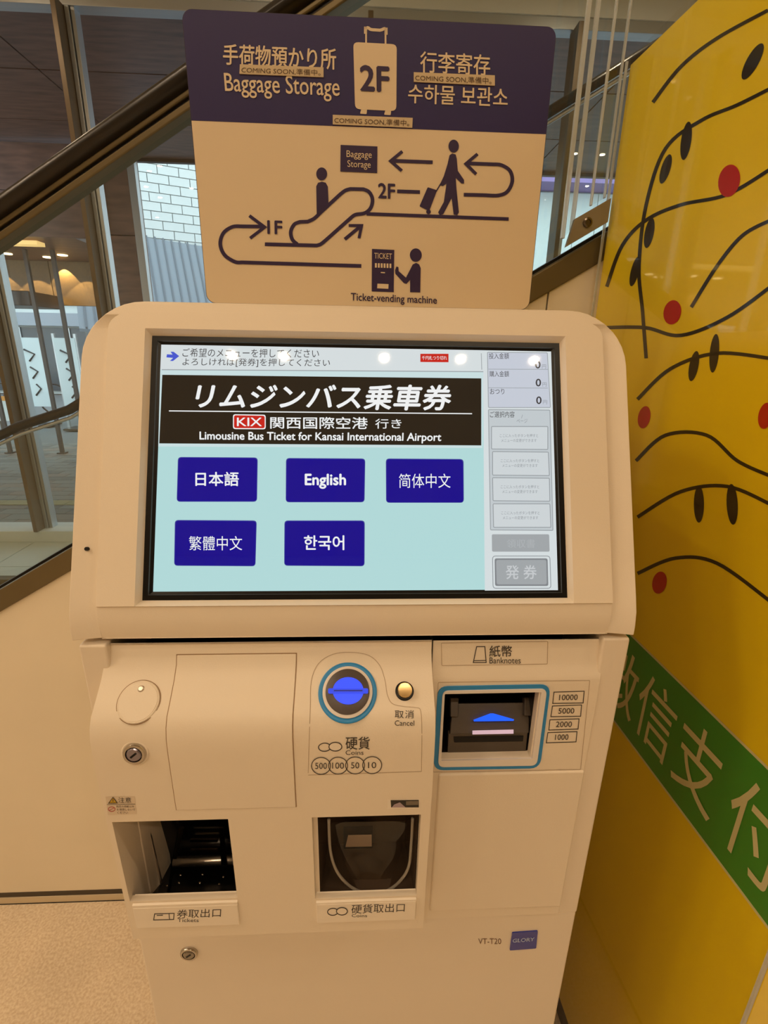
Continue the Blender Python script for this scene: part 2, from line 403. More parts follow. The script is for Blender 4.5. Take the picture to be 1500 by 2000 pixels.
slope_bar('side_skirt', YF-.03, YF+.03, 1.45+.206*YF-1.05, 1.45+.206*YF-.98, -1.6, 2.0, trimm, e2, sl=.577)
box('side_skirt', -2.9, -1.58, YF-.03, YF+.03, -.0, .05, trimm, e2)
slope_bar('support_truss', YF-.02, YF+.02, 1.45+.206*YF-1.45, 1.45+.206*YF-1.05, -1.3, 2.0, grey_m, e2, sl=.577)

# hanging clear acrylic guard sheets at right of the sign
acr = mat('clear_acrylic_edge', (235, 238, 236), .12, trans=.55, ior=1.3)
acs = thin_glass('clear_acrylic', (.95, .96, .94, 1), .02)
def guard(name, xa, xb, Ya, Yb, z0, label, th=.006):
    g = thing(name, (xa, Ya, z0), label, 'acrylic sheet', group='acrylic guards over the escalator')
    bm = bmesh.new(); v = [bm.verts.new(p) for p in ((xa, Ya, z0), (xb, Yb, z0+.02), (xb, Yb, ZC), (xa, Ya, ZC))]; bm.faces.new(v); bm_obj('sheet', bm, acs, g)
    box('edge_strip', xa-th/2, xa+th/2, Ya-.003, Ya+.003, z0, ZC, acr, g, bevel=.001)
    box('edge_strip', xb-th/2, xb+th/2, Yb-.003, Yb+.003, z0+.02, ZC, acr, g, bevel=.001)
    return g
guard('acrylic_guard', .352, .378, .96, .99, 1.64, 'clear acrylic guard sheet hanging closest to the sign, thick bright edges', .007)
g2 = guard('acrylic_guard', .393, .428, .955, .985, 1.69, 'clear acrylic guard sheet with thin edges hanging beside the yellow panel', .0035)
br = prism('bracket', [(.362, .965, 1.628), (.432, .965, 1.669), (.432, .965, 1.706), (.372, .965, 1.672)], (0, .008, 0), mat('grey_bracket', (150, 140, 120), .4, metal=.4), g2, bevel=.001)
lathe('bolt', (.395, .965, 1.667), (0, -1, 0), [(.008, 0), (.008, .003), (.005, .004), (.005, .002), (0, .002)], steel, br, n=16)

# ------------------------------------------------------------------ TICKET MACHINE
M = thing('ticket_machine', (0, .69, 0), 'cream ticket vending machine with a tilted touch screen, coin and banknote slots', 'ticket machine')
# shells -------------------------------------------------------------
LC = [(.4197, 1.1815), (.4173, 1.1726), (.4127, 1.1616), (.4035, 1.1512), (.3895, 1.1396), (.3787, 1.1310), (.3735, 1.1226), (.3708, 1.112), (.3700, 1.0953), (.3700, 1.04), (.3722, .95), (.3745, .846)]
XL, XR = -.242, .242
lsurf = profile(LC)
CABY = .4145
cab_plane = atY(CABY)
RC = [(.4205, 1.1795), (.4185, 1.160), (.4160, 1.150), (.4128, 1.1435), (.4118, 1.138), (.4120, 1.13), (.4125, .80)]
rsurf = profile(RC)
# head
FY = lambda z: .505+.42*(z-1.446)
HO = [(.4098, 1.1905), (.4100, 1.200), (.4122, 1.214), (.417, 1.2265)]
def headY(z): return yof(HO, z) if z < 1.2265 else .417+.42*(z-1.2265)
ZT = 1.4905; r = .052
ZSH = 1.470
rows = [(z, -.265, .2655, y) for y, z in HO]+[(z, -.265, .2655, headY(z)) for z in (1.30, 1.38)]
for i in range(0, 10):
    a = i/9*math.pi/2; z = ZT-r+r*math.sin(a)
    if abs(z-ZSH) < .004: z = ZSH; a = math.asin((z-ZT+r)/r)
    d = r*(1-math.cos(a))*1.1; rows.append((z, -.265+d, .2655-d, headY(z)))
cutx = [-.2035, 0, .2035]
hs = gridshell('head_shell', rows, cutx, [(-.2035, .2035, 1.222, ZSH)], .97, ivory, M, bevel=.0035, seg=3, ang=40, hole_back=False)
for v in hs.data.vertices:                       # the flank strips slope inwards to the screen panel
    if abs(v.co.x) < .204 and v.co.y < .9 and v.co.z < 1.474: v.co.y += .011
# inner head face: slightly proud panel around the display
def dp(z, off): return headY(z)
tilt = math.atan(.42); NRM = Vector((0, -math.cos(tilt), math.sin(tilt)))
face_pt = Vector((0, headY(1.35), 1.35)) + NRM*.003
FACE = plane(face_pt, NRM); DISP = plane(face_pt-NRM*.0075, NRM); SCR = plane(face_pt-NRM*.0100, NRM)
def q3(surf, q): return [surf(*p) for p in q]
BV = q3(FACE, [(283, 643), (1106, 655), (1120, 1181), (262, 1183)])
x0 = (BV[0].x+BV[3].x)/2; x1 = (BV[1].x+BV[2].x)/2; z1 = (BV[0].z+BV[1].z)/2; z0 = (BV[2].z+BV[3].z)/2
fy = lambda z: face_pt.y+.42*(z-1.35)
HI = [(.4150, 1.1900), (.4140, 1.194), (.4128, 1.203), (.4128, 1.212), (.4148, 1.2225)]
rows = [(z, XL+.002, XR-.001, y) for y, z in HI]
for z in (z0, 1.3, 1.38, z1): rows.append((z, XL+.002, XR-.001, fy(z)))
r2 = 1.4815-z1
for i in range(1, 8):
    a = i/7*math.pi/2; z = z1+r2*math.sin(a); d = r2*(1-math.cos(a))*1.7; rows.append((z, XL+.002+d, XR-.001-d, fy(z)))
head_face = gridshell('head_face', rows, [x0, x1], [(x0, x1, z0, z1)], .47, ivory, M, bevel=.0022, seg=3, ang=30, hole_back=.47)
# let the rim follow the tilt rather than a fixed depth
for v in head_face.data.vertices:
    if abs(v.co.y-.47) < 1e-5:
        inside = x0-1e-4 <= v.co.x <= x1+1e-4 and z0-1e-4 <= v.co.z <= z1+1e-4
        v.co.y = headY(v.co.z)+(.012 if inside else .004)
# bevelled surround between face and display
outer = [(x0, z1), (x1, z1), (x1, z0), (x0, z0)]; O3 = [Vector((x, fy(z), z)) for x, z in outer]
I3 = q3(DISP, [(298, 656.5), (1093, 669.5), (1107.5, 1168.5), (277, 1172)])
ix0 = (I3[0].x+I3[3].x)/2; ix1 = (I3[1].x+I3[2].x)/2; iz1 = (I3[0].z+I3[1].z)/2; iz0 = (I3[2].z+I3[3].z)/2
dy = lambda z: (face_pt-NRM*.0075).y+.42*(z-(face_pt-NRM*.0075).z)
I3 = [Vector((ix0, dy(iz1), iz1)), Vector((ix1, dy(iz1), iz1)), Vector((ix1, dy(iz0), iz0)), Vector((ix0, dy(iz0), iz0))]
bm = bmesh.new(); a = [bm.verts.new(p) for p in O3]; b = [bm.verts.new(p) for p in I3]
for i in range(4): bm.faces.new((a[i], a[(i+1) % 4], b[(i+1) % 4], b[i]))
bm_obj('screen_surround', bm, ivory, M)
D = bpy.data.objects.new('display', None)
# display body: black bezel frame + glass
def frame3(name, A, B, m, parent):
    bm = bmesh.new(); a = [bm.verts.new(p) for p in A]; b = [bm.verts.new(p) for p in B]
    for i in range(4): bm.faces.new((a[i], a[(i+1) % 4], b[(i+1) % 4], b[i]))
    return bm_obj(name, bm, m, parent)
cen = sum(I3, Vector())/4
def inset(P, sx, sz, off): return [Vector((p.x-math.copysign(sx, p.x-cen.x), 0, 0))+Vector((0, p.y, p.z))-(Vector((0, .42, 1)).normalized()*math.copysign(sz, p.z-cen.z))-NRM*off for p in P]
bez = frame3('screen_bezel', I3, inset(I3, .005, .0048, 0), black, M)
frame3('bezel_step', inset(I3, .005, .0048, 0), inset(I3, .0055, .0052, .0012), mat('grey_gasket', (70, 72, 72), .3), bez)
frame3('bezel_inner', inset(I3, .0055, .0052, .0012), inset(I3, .012, .011, .004), black, bez)
UIq = [(315, 673), (1076.5, 686.5), (1090, 1159.5), (296, 1162)]
def ui(name, c, em=1.0):
    m = mat('screen_'+name, (0, 0, 0, 1), .025, emit=c, es=em, spec=.5, ior=1.5); return m
uw, uc, uk, ub = ui('white', (212, 220, 222)), ui('cyan', (176, 216, 216)), ui('black', (38, 32, 24)), ui('blue', (16, 8, 138))
ug, ugl, utx, utw = ui('grey', (192, 200, 204)), ui('grey_line', (150, 156, 160)), ui('text', (62, 60, 62)), ui('text_white', (238, 240, 240))
ured, ubl2, ubx, ubt = ui('red', (196, 36, 28)), ui('arrow_blue', (70, 88, 205)), ui('box', (204, 211, 214)), ui('button_grey', (160, 165, 168))
ufaint = ui('faint', (196, 200, 203)); usm = ui('small_text', (140, 145, 150)); ulav = ui('lavender', (196, 202, 214)); ubedge = ui('button_edge', (66, 70, 150)); urim = ui('button_dark', (128, 132, 136))
scr = fillpoly('display', SCR, [(308, 666), (1084, 679), (1097, 1166), (289, 1168)], uc, M, 0)
scr['label'] = 'lit touch screen showing the language menu'
fillpoly('menu_header', SCR, [(315, 673), (943, 684), (944, 725), (313, 722)], uw, scr, 1)
fillpoly('menu_header', SCR, [(313, 722), (944, 725), (942, 875), (309, 872)], ui('pale', (200, 222, 224)), scr, 1)
fillpoly('price_panel', SCR, [(943, 684), (1077, 686.5), (1090, 1159.5), (947, 1160)], uw, scr, 1)
stroke('divider_line', SCR, [(316, 722), (944, 726)], 1.6, ugl, scr, 2); stroke('divider_line', SCR, [(940, 690), (941, 722)], 1.2, ugl, scr, 2)
fillpoly('arrow_icon', SCR, [(326, 692), (337, 692.5), (333, 687), (339, 687), (350, 695.5), (338, 705), (332, 705), (338, 699), (325, 698)], ubl2, scr, 2)
text(SCR, 'ご希望のメニューを押してください', [(357, 680), (623, 682), (623, 699), (356, 697)], utx, scr, 3)
text(SCR, 'よろしければ[発券]を押してください', [(357, 699), (645, 701), (644, 718), (356, 716)], utx, scr, 3)
fillpoly('notice_tag', SCR, [(821, 691), (876, 691), (876, 707.5), (821, 707)], ured, scr, 2); text(SCR, '千円札つり切れ', (824, 695, 873, 703), utw, scr, 3)
fillpoly('title_banner', SCR, [(317, 732), (940, 739), (940, 870), (311, 866)], uk, scr, 2)
text(SCR, 'リムジンバス乗車券', [(386, 749), (882, 753), (880, 801), (382, 797)], utw, scr, 3, bold=.022, slant=.012)
stroke('divider_line', SCR, [(330, 802.5), (922, 808)], 2, utw, scr, 3)
fillpoly('route_tag', SCR, rrect([(455, 809), (519, 810), (519, 838.5), (455, 838)], 5), utw, scr, 3)
fillpoly('route_tag', SCR, rrect([(457, 811), (517, 812), (517, 836.5), (457, 836)], 4), ured, scr, 4)
text(SCR, 'KIX', (463, 816, 511, 832), utw, scr, 5, bold=.015)
text(SCR, '関西国際空港', [(528, 814), (718, 815), (718, 838), (528, 837)], utw, scr, 4, bold=.01); text(SCR, '行き', (733, 818, 784, 837), utw, scr, 4, bold=.005)
text(SCR, 'Limousine Bus Ticket for Kansai International Airport', [(390, 843), (862, 846), (861, 866), (390, 863)], utw, scr, 4, bold=.018)
for q, s, tq, bd in [([(349, 894), (502, 895), (501, 979), (346, 979)], '日本語', (382, 922, 466, 949), .015), ([(560, 896), (712, 897), (711, 980), (559, 980)], 'English', (596, 926, 675, 954), .025),
                 ([(755, 897), (904, 898), (905, 981), (755, 981)], '简体中文', (779, 925, 880, 953), .0), ([(343, 1017), (500, 1018), (498, 1105), (341, 1104)], '繁體中文', (369, 1047, 473, 1075), .0),
                 ([(557, 1018), (711, 1018), (711, 1105), (556, 1104)], '한국어', (594, 1046, 672, 1074), .015)]:
    fillpoly('menu_button', SCR, rrect([(q[0][0]-1.5, q[0][1]-1.5), (q[1][0]+1.5, q[1][1]-1.5), (q[2][0]+1, q[2][1]+1), (q[3][0]-1, q[3][1]+1)], 7), ubedge, scr, 2)
    fillpoly('menu_button', SCR, rrect(q, 6), ub, scr, 3); text(SCR, s, tq, utw, scr, 4, bold=bd)
# right-hand column of the screen
def outline(surf, q, wd, m, parent, k=2, r=2, name='outline'): return stroke(name, surf, rrect(q, r), wd, m, parent, k, closed=True)
fillpoly('amount_box', SCR, [(952, 688), (1069, 689), (1075, 796), (954, 796)], ulav, scr, 2); outline(SCR, [(952, 688), (1069, 689), (1075, 796), (954, 796)], 1.3, ugl, scr, 3)
for y in (721, 757.5): stroke('divider_line', SCR, [(954, y), (1070, y+.5)], 1, ugl, scr, 3)
text(SCR, '投入金額', (955, 689.5, 994, 701), utx, scr, 4); text(SCR, '購入金額', (956, 724.5, 994, 736), utx, scr, 4); text(SCR, 'おつり', (957, 759, 985, 770), utx, scr, 4)
for x, y in ((1045.5, 705), (1046.5, 740), (1047.5, 774.5)): text(SCR, '0', (x, y, x+10, y+14.5), utx, scr, 4, bold=.02); text(SCR, '円', (x+13, y+7, x+21, y+15), usm, scr, 4)
fillpoly('selection_box', SCR, [(954, 800), (1074, 801), (1080, 1036), (958, 1035)], ug, scr, 2); outline(SCR, [(954, 800), (1074, 801), (1080, 1036), (958, 1035)], 1.5, ugl, scr, 3)
text(SCR, 'ご選択内容', (957, 803.5, 1005, 815.5), utx, scr, 4); text(SCR, 'ページ', (1009, 818, 1030, 826), usm, scr, 4); text(SCR, '/', (1018, 810, 1021, 817), usm, scr, 4)
for q in ([(960, 833), (1070, 833), (1070, 878), (960, 877)], [(962, 882), (1071, 883), (1073, 929), (962, 928)], [(962, 933), (1073, 934), (1074, 979), (963, 978)], [(963, 984), (1074, 984), (1076, 1030), (964, 1030)]):
    fillpoly('selection_slot', SCR, rrect(q, 3), ubx, scr, 3); outline(SCR, q, 1.6, ugl, scr, 4)
    x, y = q[0]; text(SCR, 'ここに入ったボタンを押すと', (x+16, y+14.5, x+91, y+21), usm, scr, 5); text(SCR, 'メニューの変更ができます', (x+19, y+24, x+88, y+30.5), usm, scr, 5)
fillpoly('grey_button', SCR, rrect([(960.5, 1043.5), (1072.5, 1043.5), (1073.5, 1077.5), (961, 1077.5)], 3), ubt, scr, 3); text(SCR, '領収書', (990, 1053, 1045, 1070), ui('faint_text', (172, 177, 180)), scr, 4)
outline(SCR, [(962, 1086), (1074, 1086), (1076, 1149), (963, 1149)], 1.6, ugl, scr, 3, r=6)
fillpoly('issue_button', SCR, rrect([(966, 1090.5), (1069.5, 1090.5), (1071, 1144.5), (967, 1144.5)], 4), urim, scr, 3)
fillpoly('issue_button', SCR, rrect([(969, 1093.5), (1067, 1093.5), (1068, 1141.5), (970, 1141.5)], 4), ubt, scr, 4); text(SCR, '発 券', (988, 1104, 1048, 1131), ufaint, scr, 5, bold=.01)
# clear cover glass lies flush in the bezel
# hole in shell
lathe('screw_hole', headsurf(169, 1072) if 'headsurf' in globals() else plane((0, headY(1.35), 1.35), NRM)(169, 1072), NRM, [(.0018, .0006), (.0018, -.002), (0, -.002)], gap, M, n=16)

# cabinet body ---------------------------------------------------------
XCL, XCR = -.2615, .2655
bm = bmesh.new(); box_bm(bm, XCL, XCR, CABY, .97, .03, .80); cab = bm_obj('cabinet_body', bm, ivory2, M, bevel=.003)
bm = bmesh.new()
box_bm(bm, XCL, -.236, .4110, .97, .7995, 1.1845); box_bm(bm, .238, XCR, .4135, .97, .7995, 1.1845); box_bm(bm, -.236, .238, .60, .97, .7995, 1.18)
bm_obj('cabinet_sides', bm, ivory2, M, bevel=.0025)
box('shadow_gap', -.25, .25, .432, .6, 1.1790, 1.1925, gap, M); box('inner_frame', -.236, .238, .50, .60, .80, 1.18, gap, M)
box('plinth', XCL+.01, XCR-.01, .44, .96, 0, .03, black, M)
# left cover -----------------------------------------------------------
def P(surf, x, y): return surf(x, y)
tx0 = P(lsurf, 219, 1606).x; tx1 = P(lsurf, 446, 1606).x; tz1 = P(lsurf, 330, 1603).z; tz0 = P(lsurf, 365, 1757).z
cx0 = P(lsurf, 609, 1597).x; cx1 = P(lsurf, 822, 1597).x; cz1 = P(lsurf, 715, 1594).z; cz0 = P(lsurf, 715, 1752).z
XLR = (P(lsurf, 843, 1560).x)
lz = sorted(set([z for _, z in LC]+[tz0, tz1, cz0, cz1]))
rows = [(z, XL, XLR if z > 1 else XLR, yof(LC, z)) for z in lz]
mx0 = P(lsurf, 762, 1570).x; mx1 = P(lsurf, 818, 1570).x
left_cover = gridshell('left_cover', rows, sorted([tx0, tx1, cx0, cx1]), [(tx0, tx1, tz0, tz1), (cx0, cx1, cz0, cz1)], .4175, ivory, M, bevel=.002, seg=3, ang=30)
# right cover
XRL = rsurf(842.5, 1300).x+.0008
nx0 = rsurf(866, 1352).x; nx1 = rsurf(1053, 1352).x; nz1 = rsurf(960, 1351).z; nz0 = rsurf(950, 1481).z
rows = [(z, XRL, XR, yof(RC, z)) for z in sorted(set([z for _, z in RC]+[nz0, nz1, 1.012]))]
right_cover = gridshell('right_cover', rows, [nx0, nx1], [(nx0, nx1, nz0, nz1)], .4215, ivory, M, bevel=.0015, seg=3, ang=22)
# raised lower panel on the right cover
pz1 = rsurf(960, 1507).z; pz0 = .8175; px0 = rsurf(853, 1560).x
rp = [(z, px0, XR-.0005, .4098) for z in (pz0, pz0+.02, pz1-.02, pz1)]
box('lower_panel', px0, XR-.0006, .4092, .4135, pz0, pz1, ivory, M, bevel=.0025)
# seams as recessed dark slots
box('panel_seam', XLR, XRL, .4195, .43, .80, 1.182, gap, M)

# access door raised on the left cover, follows its profile
def patch(name, surf, prof, x0, x1, z0, z1, off, m, parent, groove=.0009, bevel=.0006):
    zs = sorted(set([z0, z1]+[z for _, z in prof if z0 < z < z1])); bm = bmesh.new(); V = []
    for z in zs: V.append([bm.verts.new((x, yof(prof, z)-off, z)) for x in (x0, x1)])
    for a, b in zip(V, V[1:]): bm.faces.new((a[0], a[1], b[1], b[0]))
    ext = bmesh.ops.extrude_edge_only(bm, edges=[e for e in bm.edges if len(e.link_faces) == 1])
    for v in [g for g in ext['geom'] if isinstance(g, bmesh.types.BMVert)]: v.co.y += off+.001
    o = bm_obj(name, bm, m, parent, smooth=True, bevel=bevel, ang=30); o.data.set_sharp_from_angle(angle=math.radians(30)); return o
ax0 = (lsurf(352, 1279).x+lsurf(336, 1560).x)/2; ax1 = (lsurf(580, 1279).x+lsurf(576, 1570).x)/2; az1 = lsurf(466, 1278).z; az0 = lsurf(456, 1578).z
patch('door_gap', lsurf, LC, ax0-.0008, ax1+.0008, az0-.0008, az1+.0008, .00018, mat('seam_brown', (158, 128, 94), .7), M, bevel=0)
patch('access_door', lsurf, LC, ax0, ax1, az0, az1, .0011, ivory, M)
# slope frame of the left cover
SN = Vector((0, -.030, .034)).normalized()       # outward normal of the sloping part
def on_slope(px, py): return lsurf(px, py)
# coin entry
cc = lsurf(679, 1352); 
dec = dict(surf=lsurf)
sl_plane = plane(cc, SN)
lathe('coin_slot', cc, SN, [(.0275, -.002), (.0275, .0012), (.0268, .0016), (.0238, .0016), (.0232, .0012), (.0232, -.001)], bluering, M, n=64)['label'] = 'blue ring around the coin slot'
cs = lathe('coin_slot_plate', cc, SN, [(.0234, -.002), (.0234, .0028), (.0215, .0034), (.0205, .0034)], mat('pale_ring', (235, 225, 215), .3), M, n=64)
cdk = lathe('coin_disc', cc, SN, [(.0205, -.002), (.0205, .0046), (.0198, .0050), (0, .0050)], mat('dark_coin_plate', (86, 76, 72), .35, vary=.1, vscale=400), M, n=64)
cpl = plane(cc+SN*.0051, SN)
def slab(name, pts, surf, th, nrm, m, parent, bevel=0): return prism(name, [surf(*p) for p in pts], Vector(nrm)*th, m, parent, bevel)
slab('slot_lens', ell(680, 1349.5, 30, 26.5, 36), cpl, .0010, SN, bluelit, cdk)
slab('slot_lens', rrect([(641, 1345), (719, 1345), (719, 1355), (641, 1355)], 3), cpl, .0016, SN, mat('blue_bar', (12, 40, 190), .3, emit=(25, 62, 215), es=.9), cdk)
slab('slot_opening', [(652, 1348.3), (708, 1348.3), (708, 1350.8), (652, 1350.8)], cpl, .0018, SN, mat('slot_dark', (8, 16, 90), .4, emit=(10, 24, 120), es=.6), cdk)
# cancel button
cb = lsurf(790, 1350)
b0 = lathe('cancel_button', cb, SN, [(.0088, -.002), (.0088, .0006), (.0078, .0010), (.0072, .0010)], black, M, n=40)
lathe('button_cap', cb, SN, [(.0068, -.002), (.0068, .0060), (.0062, .0068), (0, .0062)], brass, b0, n=40)
# round blanking cover and screw
rcp = lsurf(271, 1373); n1 = Vector((0, -.8, .6)).normalized()
pr = plane(rcp, SN)
lathe('round_cover', lsurf(271, 1371), SN, [(.0188, -.003), (.0188, .0008), (.0180, .0014), (.0172, .0012), (.0170, .0016), (0, .0018)], ivory, M, n=56)
lathe('cover_rim', lsurf(271, 1371), SN, [(.0196, -.001), (.0196, .0004), (.0190, .0004), (.0190, -.001)], MATS['seam_brown'], M, n=56)
lathe('screw_head', lsurf(277, 1346)+SN*.0012, SN, [(.0030, -.001), (.0030, .0012), (.0020, .0020), (0, .0020)], chrome, M, n=20)
# key locks
def lock(c, n, r, parent, face):
    c = Vector(c); n = Vector(n).normalized()
    a = lathe('key_lock', c, n, [(r, -.002), (r, .0022), (r*.93, .0034), (r*.74, .0034), (r*.66, .0010)], mat('lock_ring', (190, 184, 176), .14, metal=1), parent, n=44)
    lathe('lock_barrel', c, n, [(r*.66, -.002), (r*.64, .0032), (r*.55, .0040), (0, .0040)], face, a, n=36)
    u = Vector((1, 0, 0)); v = n.cross(u).normalized()
    q = [c+n*.0041+(u*math.cos(.7)+v*math.sin(.7))*s*r*.34+(v*math.cos(.7)-u*math.sin(.7))*t*r*.09 for s, t in ((-1, -1), (1, -1), (1, 1), (-1, 1))]
    prism('keyway', q, n*.0002, black, a); return a
ln = Vector((0, -1, .12))
lock(lsurf(264, 1470), ln, .0102, M, mat('lock_face', (150, 145, 160), .22, metal=.9))
lathe('lock_collar', lsurf(264, 1470), ln, [(.0122, -.002), (.0122, .0006), (.0112, .0010), (.0103, .0006)], ivory, M, n=44)
lock(cab_plane(370, 1860), (0, -1, 0), .0104, M, mat('lock_steel', (150, 145, 138), .15, metal=1))
# decals on the left cover
outl = smoothpath([(602, 1510), (604, 1440), (606, 1380), (608, 1330), (622, 1296), (650, 1278), (685, 1274), (720, 1280), (742, 1300), (752, 1330), (756, 1355), (766, 1374), (790, 1380), (812, 1382), (822, 1390), (824, 1440), (823, 1507)], 4)
stroke('decal_outline', lsurf, outl, .9, inkthin, M, 1); stroke('decal_outline', lsurf, [(823, 1507), (602, 1514)], .9, inkthin, M, 1)
text(lsurf, '取消', (771, 1387, 808, 1403), ink, M, spacing=1.15); text(lsurf, 'Cancel', (771, 1407, 809, 1417.5), ink, M)
text(lsurf, '硬貨', (675, 1439, 722, 1464), ink, M, bold=.005); text(lsurf, 'Coins', (675, 1465.5, 710, 1474.5), ink, M)
def coins_icon(surf, x, y, k=1):
    stroke('coin_icon', surf, ell(x, y, 12*k, 8*k, 24, -.05), 1.8, ink, M, 1, closed=True); fillpoly('coin_icon', surf, ell(x+21*k, y-1, 12.5*k, 8.5*k, 24), lipm, M, 1.5); stroke('coin_icon', surf, ell(x+21*k, y-1, 12.5*k, 8.5*k, 24), 1.8, ink, M, 2, closed=True)
coins_icon(lsurf, 634, 1459.5)
for i, s in enumerate(('500', '100', '50', '10')):
    cx = 627+i*33.3; cy = 1496-i*.5; fillpoly('coin_value_ring', lsurf, ell(cx, cy, 18.5, 16.5, 40), ivory, M, .6+i*.3)
    stroke('coin_value_ring', lsurf, ell(cx, cy, 18.5, 16.5, 40), 1.6, ink, M, 2.5, closed=True); w_ = 11.5 if len(s) == 3 else 8; text(lsurf, s, (cx-w_, cy-6, cx+w_, cy+6), ink, M, 3)
# warning sticker
ws = fillpoly('warning_sticker', lsurf, [(206, 1556), (263, 1555), (267, 1590), (211, 1592)], mat('sticker_paper', (226, 208, 184), .5), M, 1); ws['label'] = 'small caution sticker with yellow triangle'
fillpoly('warning_triangle', lsurf, [(220.5, 1557.5), (229, 1568.5), (212, 1569)], mat('sticker_yellow', (205, 165, 40), .5), ws, 2); stroke('warning_triangle', lsurf, [(220.5, 1557.5), (229, 1568.5), (212, 1569)], 1.2, ink, ws, 3, closed=True)
stroke('warning_triangle', lsurf, [(220.6, 1561), (220.6, 1566)], 1.2, ink, ws, 3)
text(lsurf, '注意', (231, 1557.5, 256, 1568), ink, ws); stroke('sticker_rule', lsurf, [(209, 1571.5), (264, 1570.5)], .8, ink, ws, 2)
stroke('no_entry_mark', lsurf, ell(218, 1580.5, 6.5, 4.5, 20), 1.4, mat('sticker_red', (190, 90, 80), .5), ws, 2, closed=True); stroke('no_entry_mark', lsurf, [(213.5, 1583), (222.5, 1578)], 1.2, MATS['sticker_red'], ws, 2)
for i, s in enumerate(('指定の用紙以外', 'を使用しないで', 'ください')): text(lsurf, s, (227+i*1, 1573+i*6, (262, 264, 250)[i], 1577.5+i*6), labelink, ws)
# small indicator window
sw = fillpoly('indicator_window', lsurf, [(757, 1561), (821, 1560.5), (820, 1580), (757, 1580.5)], lipm, M, 1); fillpoly('indicator_glass', lsurf, [(763, 1563), (818, 1562.5), (818, 1577), (764, 1577)], mat('indicator_dark', (30, 25, 22), .15), sw, 2)
fillpoly('indicator_card', lsurf, [(793, 1564.5), (817, 1564), (817, 1572), (793, 1572.5)], mat('indicator_grey', (120, 108, 92), .4), sw, 3); fillpoly('indicator_card', lsurf, [(765, 1577), (770, 1571), (781, 1567), (790, 1575), (792, 1577)], mat('indicator_lilac', (170, 150, 160), .4), sw, 3)
# right cover print
outline(rsurf, [(862, 1256), (1070, 1253), (1069, 1297), (863, 1300)], .9, inkthin, M, 1, name='decal_outline')
outline(rsurf, [(856, 1333), (1152, 1329), (1134, 1503), (846, 1508)], .8, inkthin, M, 1, name='decal_outline')
stroke('banknote_icon', rsurf, [(931, 1263), (947, 1263), (949.5, 1294), (924.5, 1294)], 1.7, ink, M, 1, closed=True); stroke('banknote_icon', rsurf, [(925, 1290.5), (949, 1290)], 1.6, ink, M, 1)
text(rsurf, '紙幣', (956, 1261, 1000, 1283), ink, M, bold=.005); text(rsurf, 'Banknotes', (956, 1284, 1017, 1296), ink, M)
for q, s in (([(1082, 1352), (1141, 1350), (1139, 1373), (1079.5, 1374)], '10000'), ([(1079, 1379), (1136, 1377), (1134, 1399), (1076, 1400)], '5000'), ([(1074, 1406), (1131, 1404), (1129, 1424), (1072, 1426)], '2000'), ([(1070, 1431), (1127, 1429), (1125, 1449), (1067, 1451)], '1000')):
    stroke('value_box', rsurf, q, 1.6, ink, M, 1, closed=True); cx = sum(p[0] for p in q)/4; cy = sum(p[1] for p in q)/4; w_ = 18 if len(s) == 5 else (13 if s == '1000' else 15.5)
    text(rsurf, s, [(cx-w_+.5, cy-5.4), (cx+w_+.5, cy-5.8), (cx+w_-.5, cy+5), (cx-w_-.5, cy+5.4)], ink, M, bold=.006)
# banknote slot
# blue ring
def ring_slab(name, surf, qo, ro, qi, ri, th, nrm, m, parent, n=5):
    A = [surf(*p) for p in rrect(qo, ro, n)]; B = [surf(*p) for p in rrect(qi, ri, n)]; bm = bmesh.new(); nrm = Vector(nrm)
    a = [bm.verts.new(p) for p in A]; b = [bm.verts.new(p) for p in B]; a2 = [bm.verts.new(p+nrm*th) for p in A]; b2 = [bm.verts.new(p+nrm*th) for p in B]
    for i in range(len(A)):
        j = (i+1) % len(A)
        for q in ((a[i], a[j], a2[j], a2[i]), (a2[i], a2[j], b2[j], b2[i]), (b2[i], b2[j], b[j], b[i])): bm.faces.new(q)
    return bm_obj(name, bm, m, parent)
ringm = bluering
ring_slab('banknote_ring', rsurf, [(855, 1340), (1075, 1336), (1054, 1499), (846, 1503)], 20, [(864, 1347), (1067, 1343), (1047, 1492), (855, 1495)], 12, .0012, (0, -1, 0), ringm, M)['label'] = 'blue frame around the banknote slot'
ring_slab('banknote_frame', rsurf, [(864, 1347), (1067, 1343), (1047, 1492), (855, 1495)], 12, [(868, 1352.5), (1056, 1349), (1038, 1479), (861, 1483)], 2, .0024, (0, -1, 0), mat('pale_frame', (236, 228, 220), .3), M)
bn = bpy.data.objects.new('banknote_slot', None)
mdark = mat('slot_module', (82, 72, 62), .35, bump=.1); mdk2 = mat('slot_module_dark', (30, 26, 24), .3)
bm = bmesh.new(); Yb = .475
a_, b_, c_, d_ = nx0-.0004, nx1+.0004, nz0-.0004, nz1+.0004
v = [bm.verts.new(p) for p in ((a_, .421, c_), (b_, .421, c_), (b_, .421, d_), (a_, .421, d_), (nx0, Yb, nz0), (nx1, Yb, nz0), (nx1, Yb, nz1), (nx0, Yb, nz1))]
for f in ((0, 1, 5, 4), (1, 2, 6, 5), (2, 3, 7, 6), (3, 0, 4, 7), (4, 5, 6, 7)): bm.faces.new([v[i] for i in f])
bn = bm_obj('banknote_slot', bm, mdk2, M)
S1 = atY(.430); mn = Vector((0, -.8, .6)).normalized()
c1 = S1(955, 1400)
MP = plane(c1, mn)          # sloping guide face of the module
slab('guide_plate', [(886, 1374), (1030, 1372), (1034, 1408), (1033, 1432), (879, 1434), (881, 1408)], MP, -.006, mn, mdark, bn, .0008)
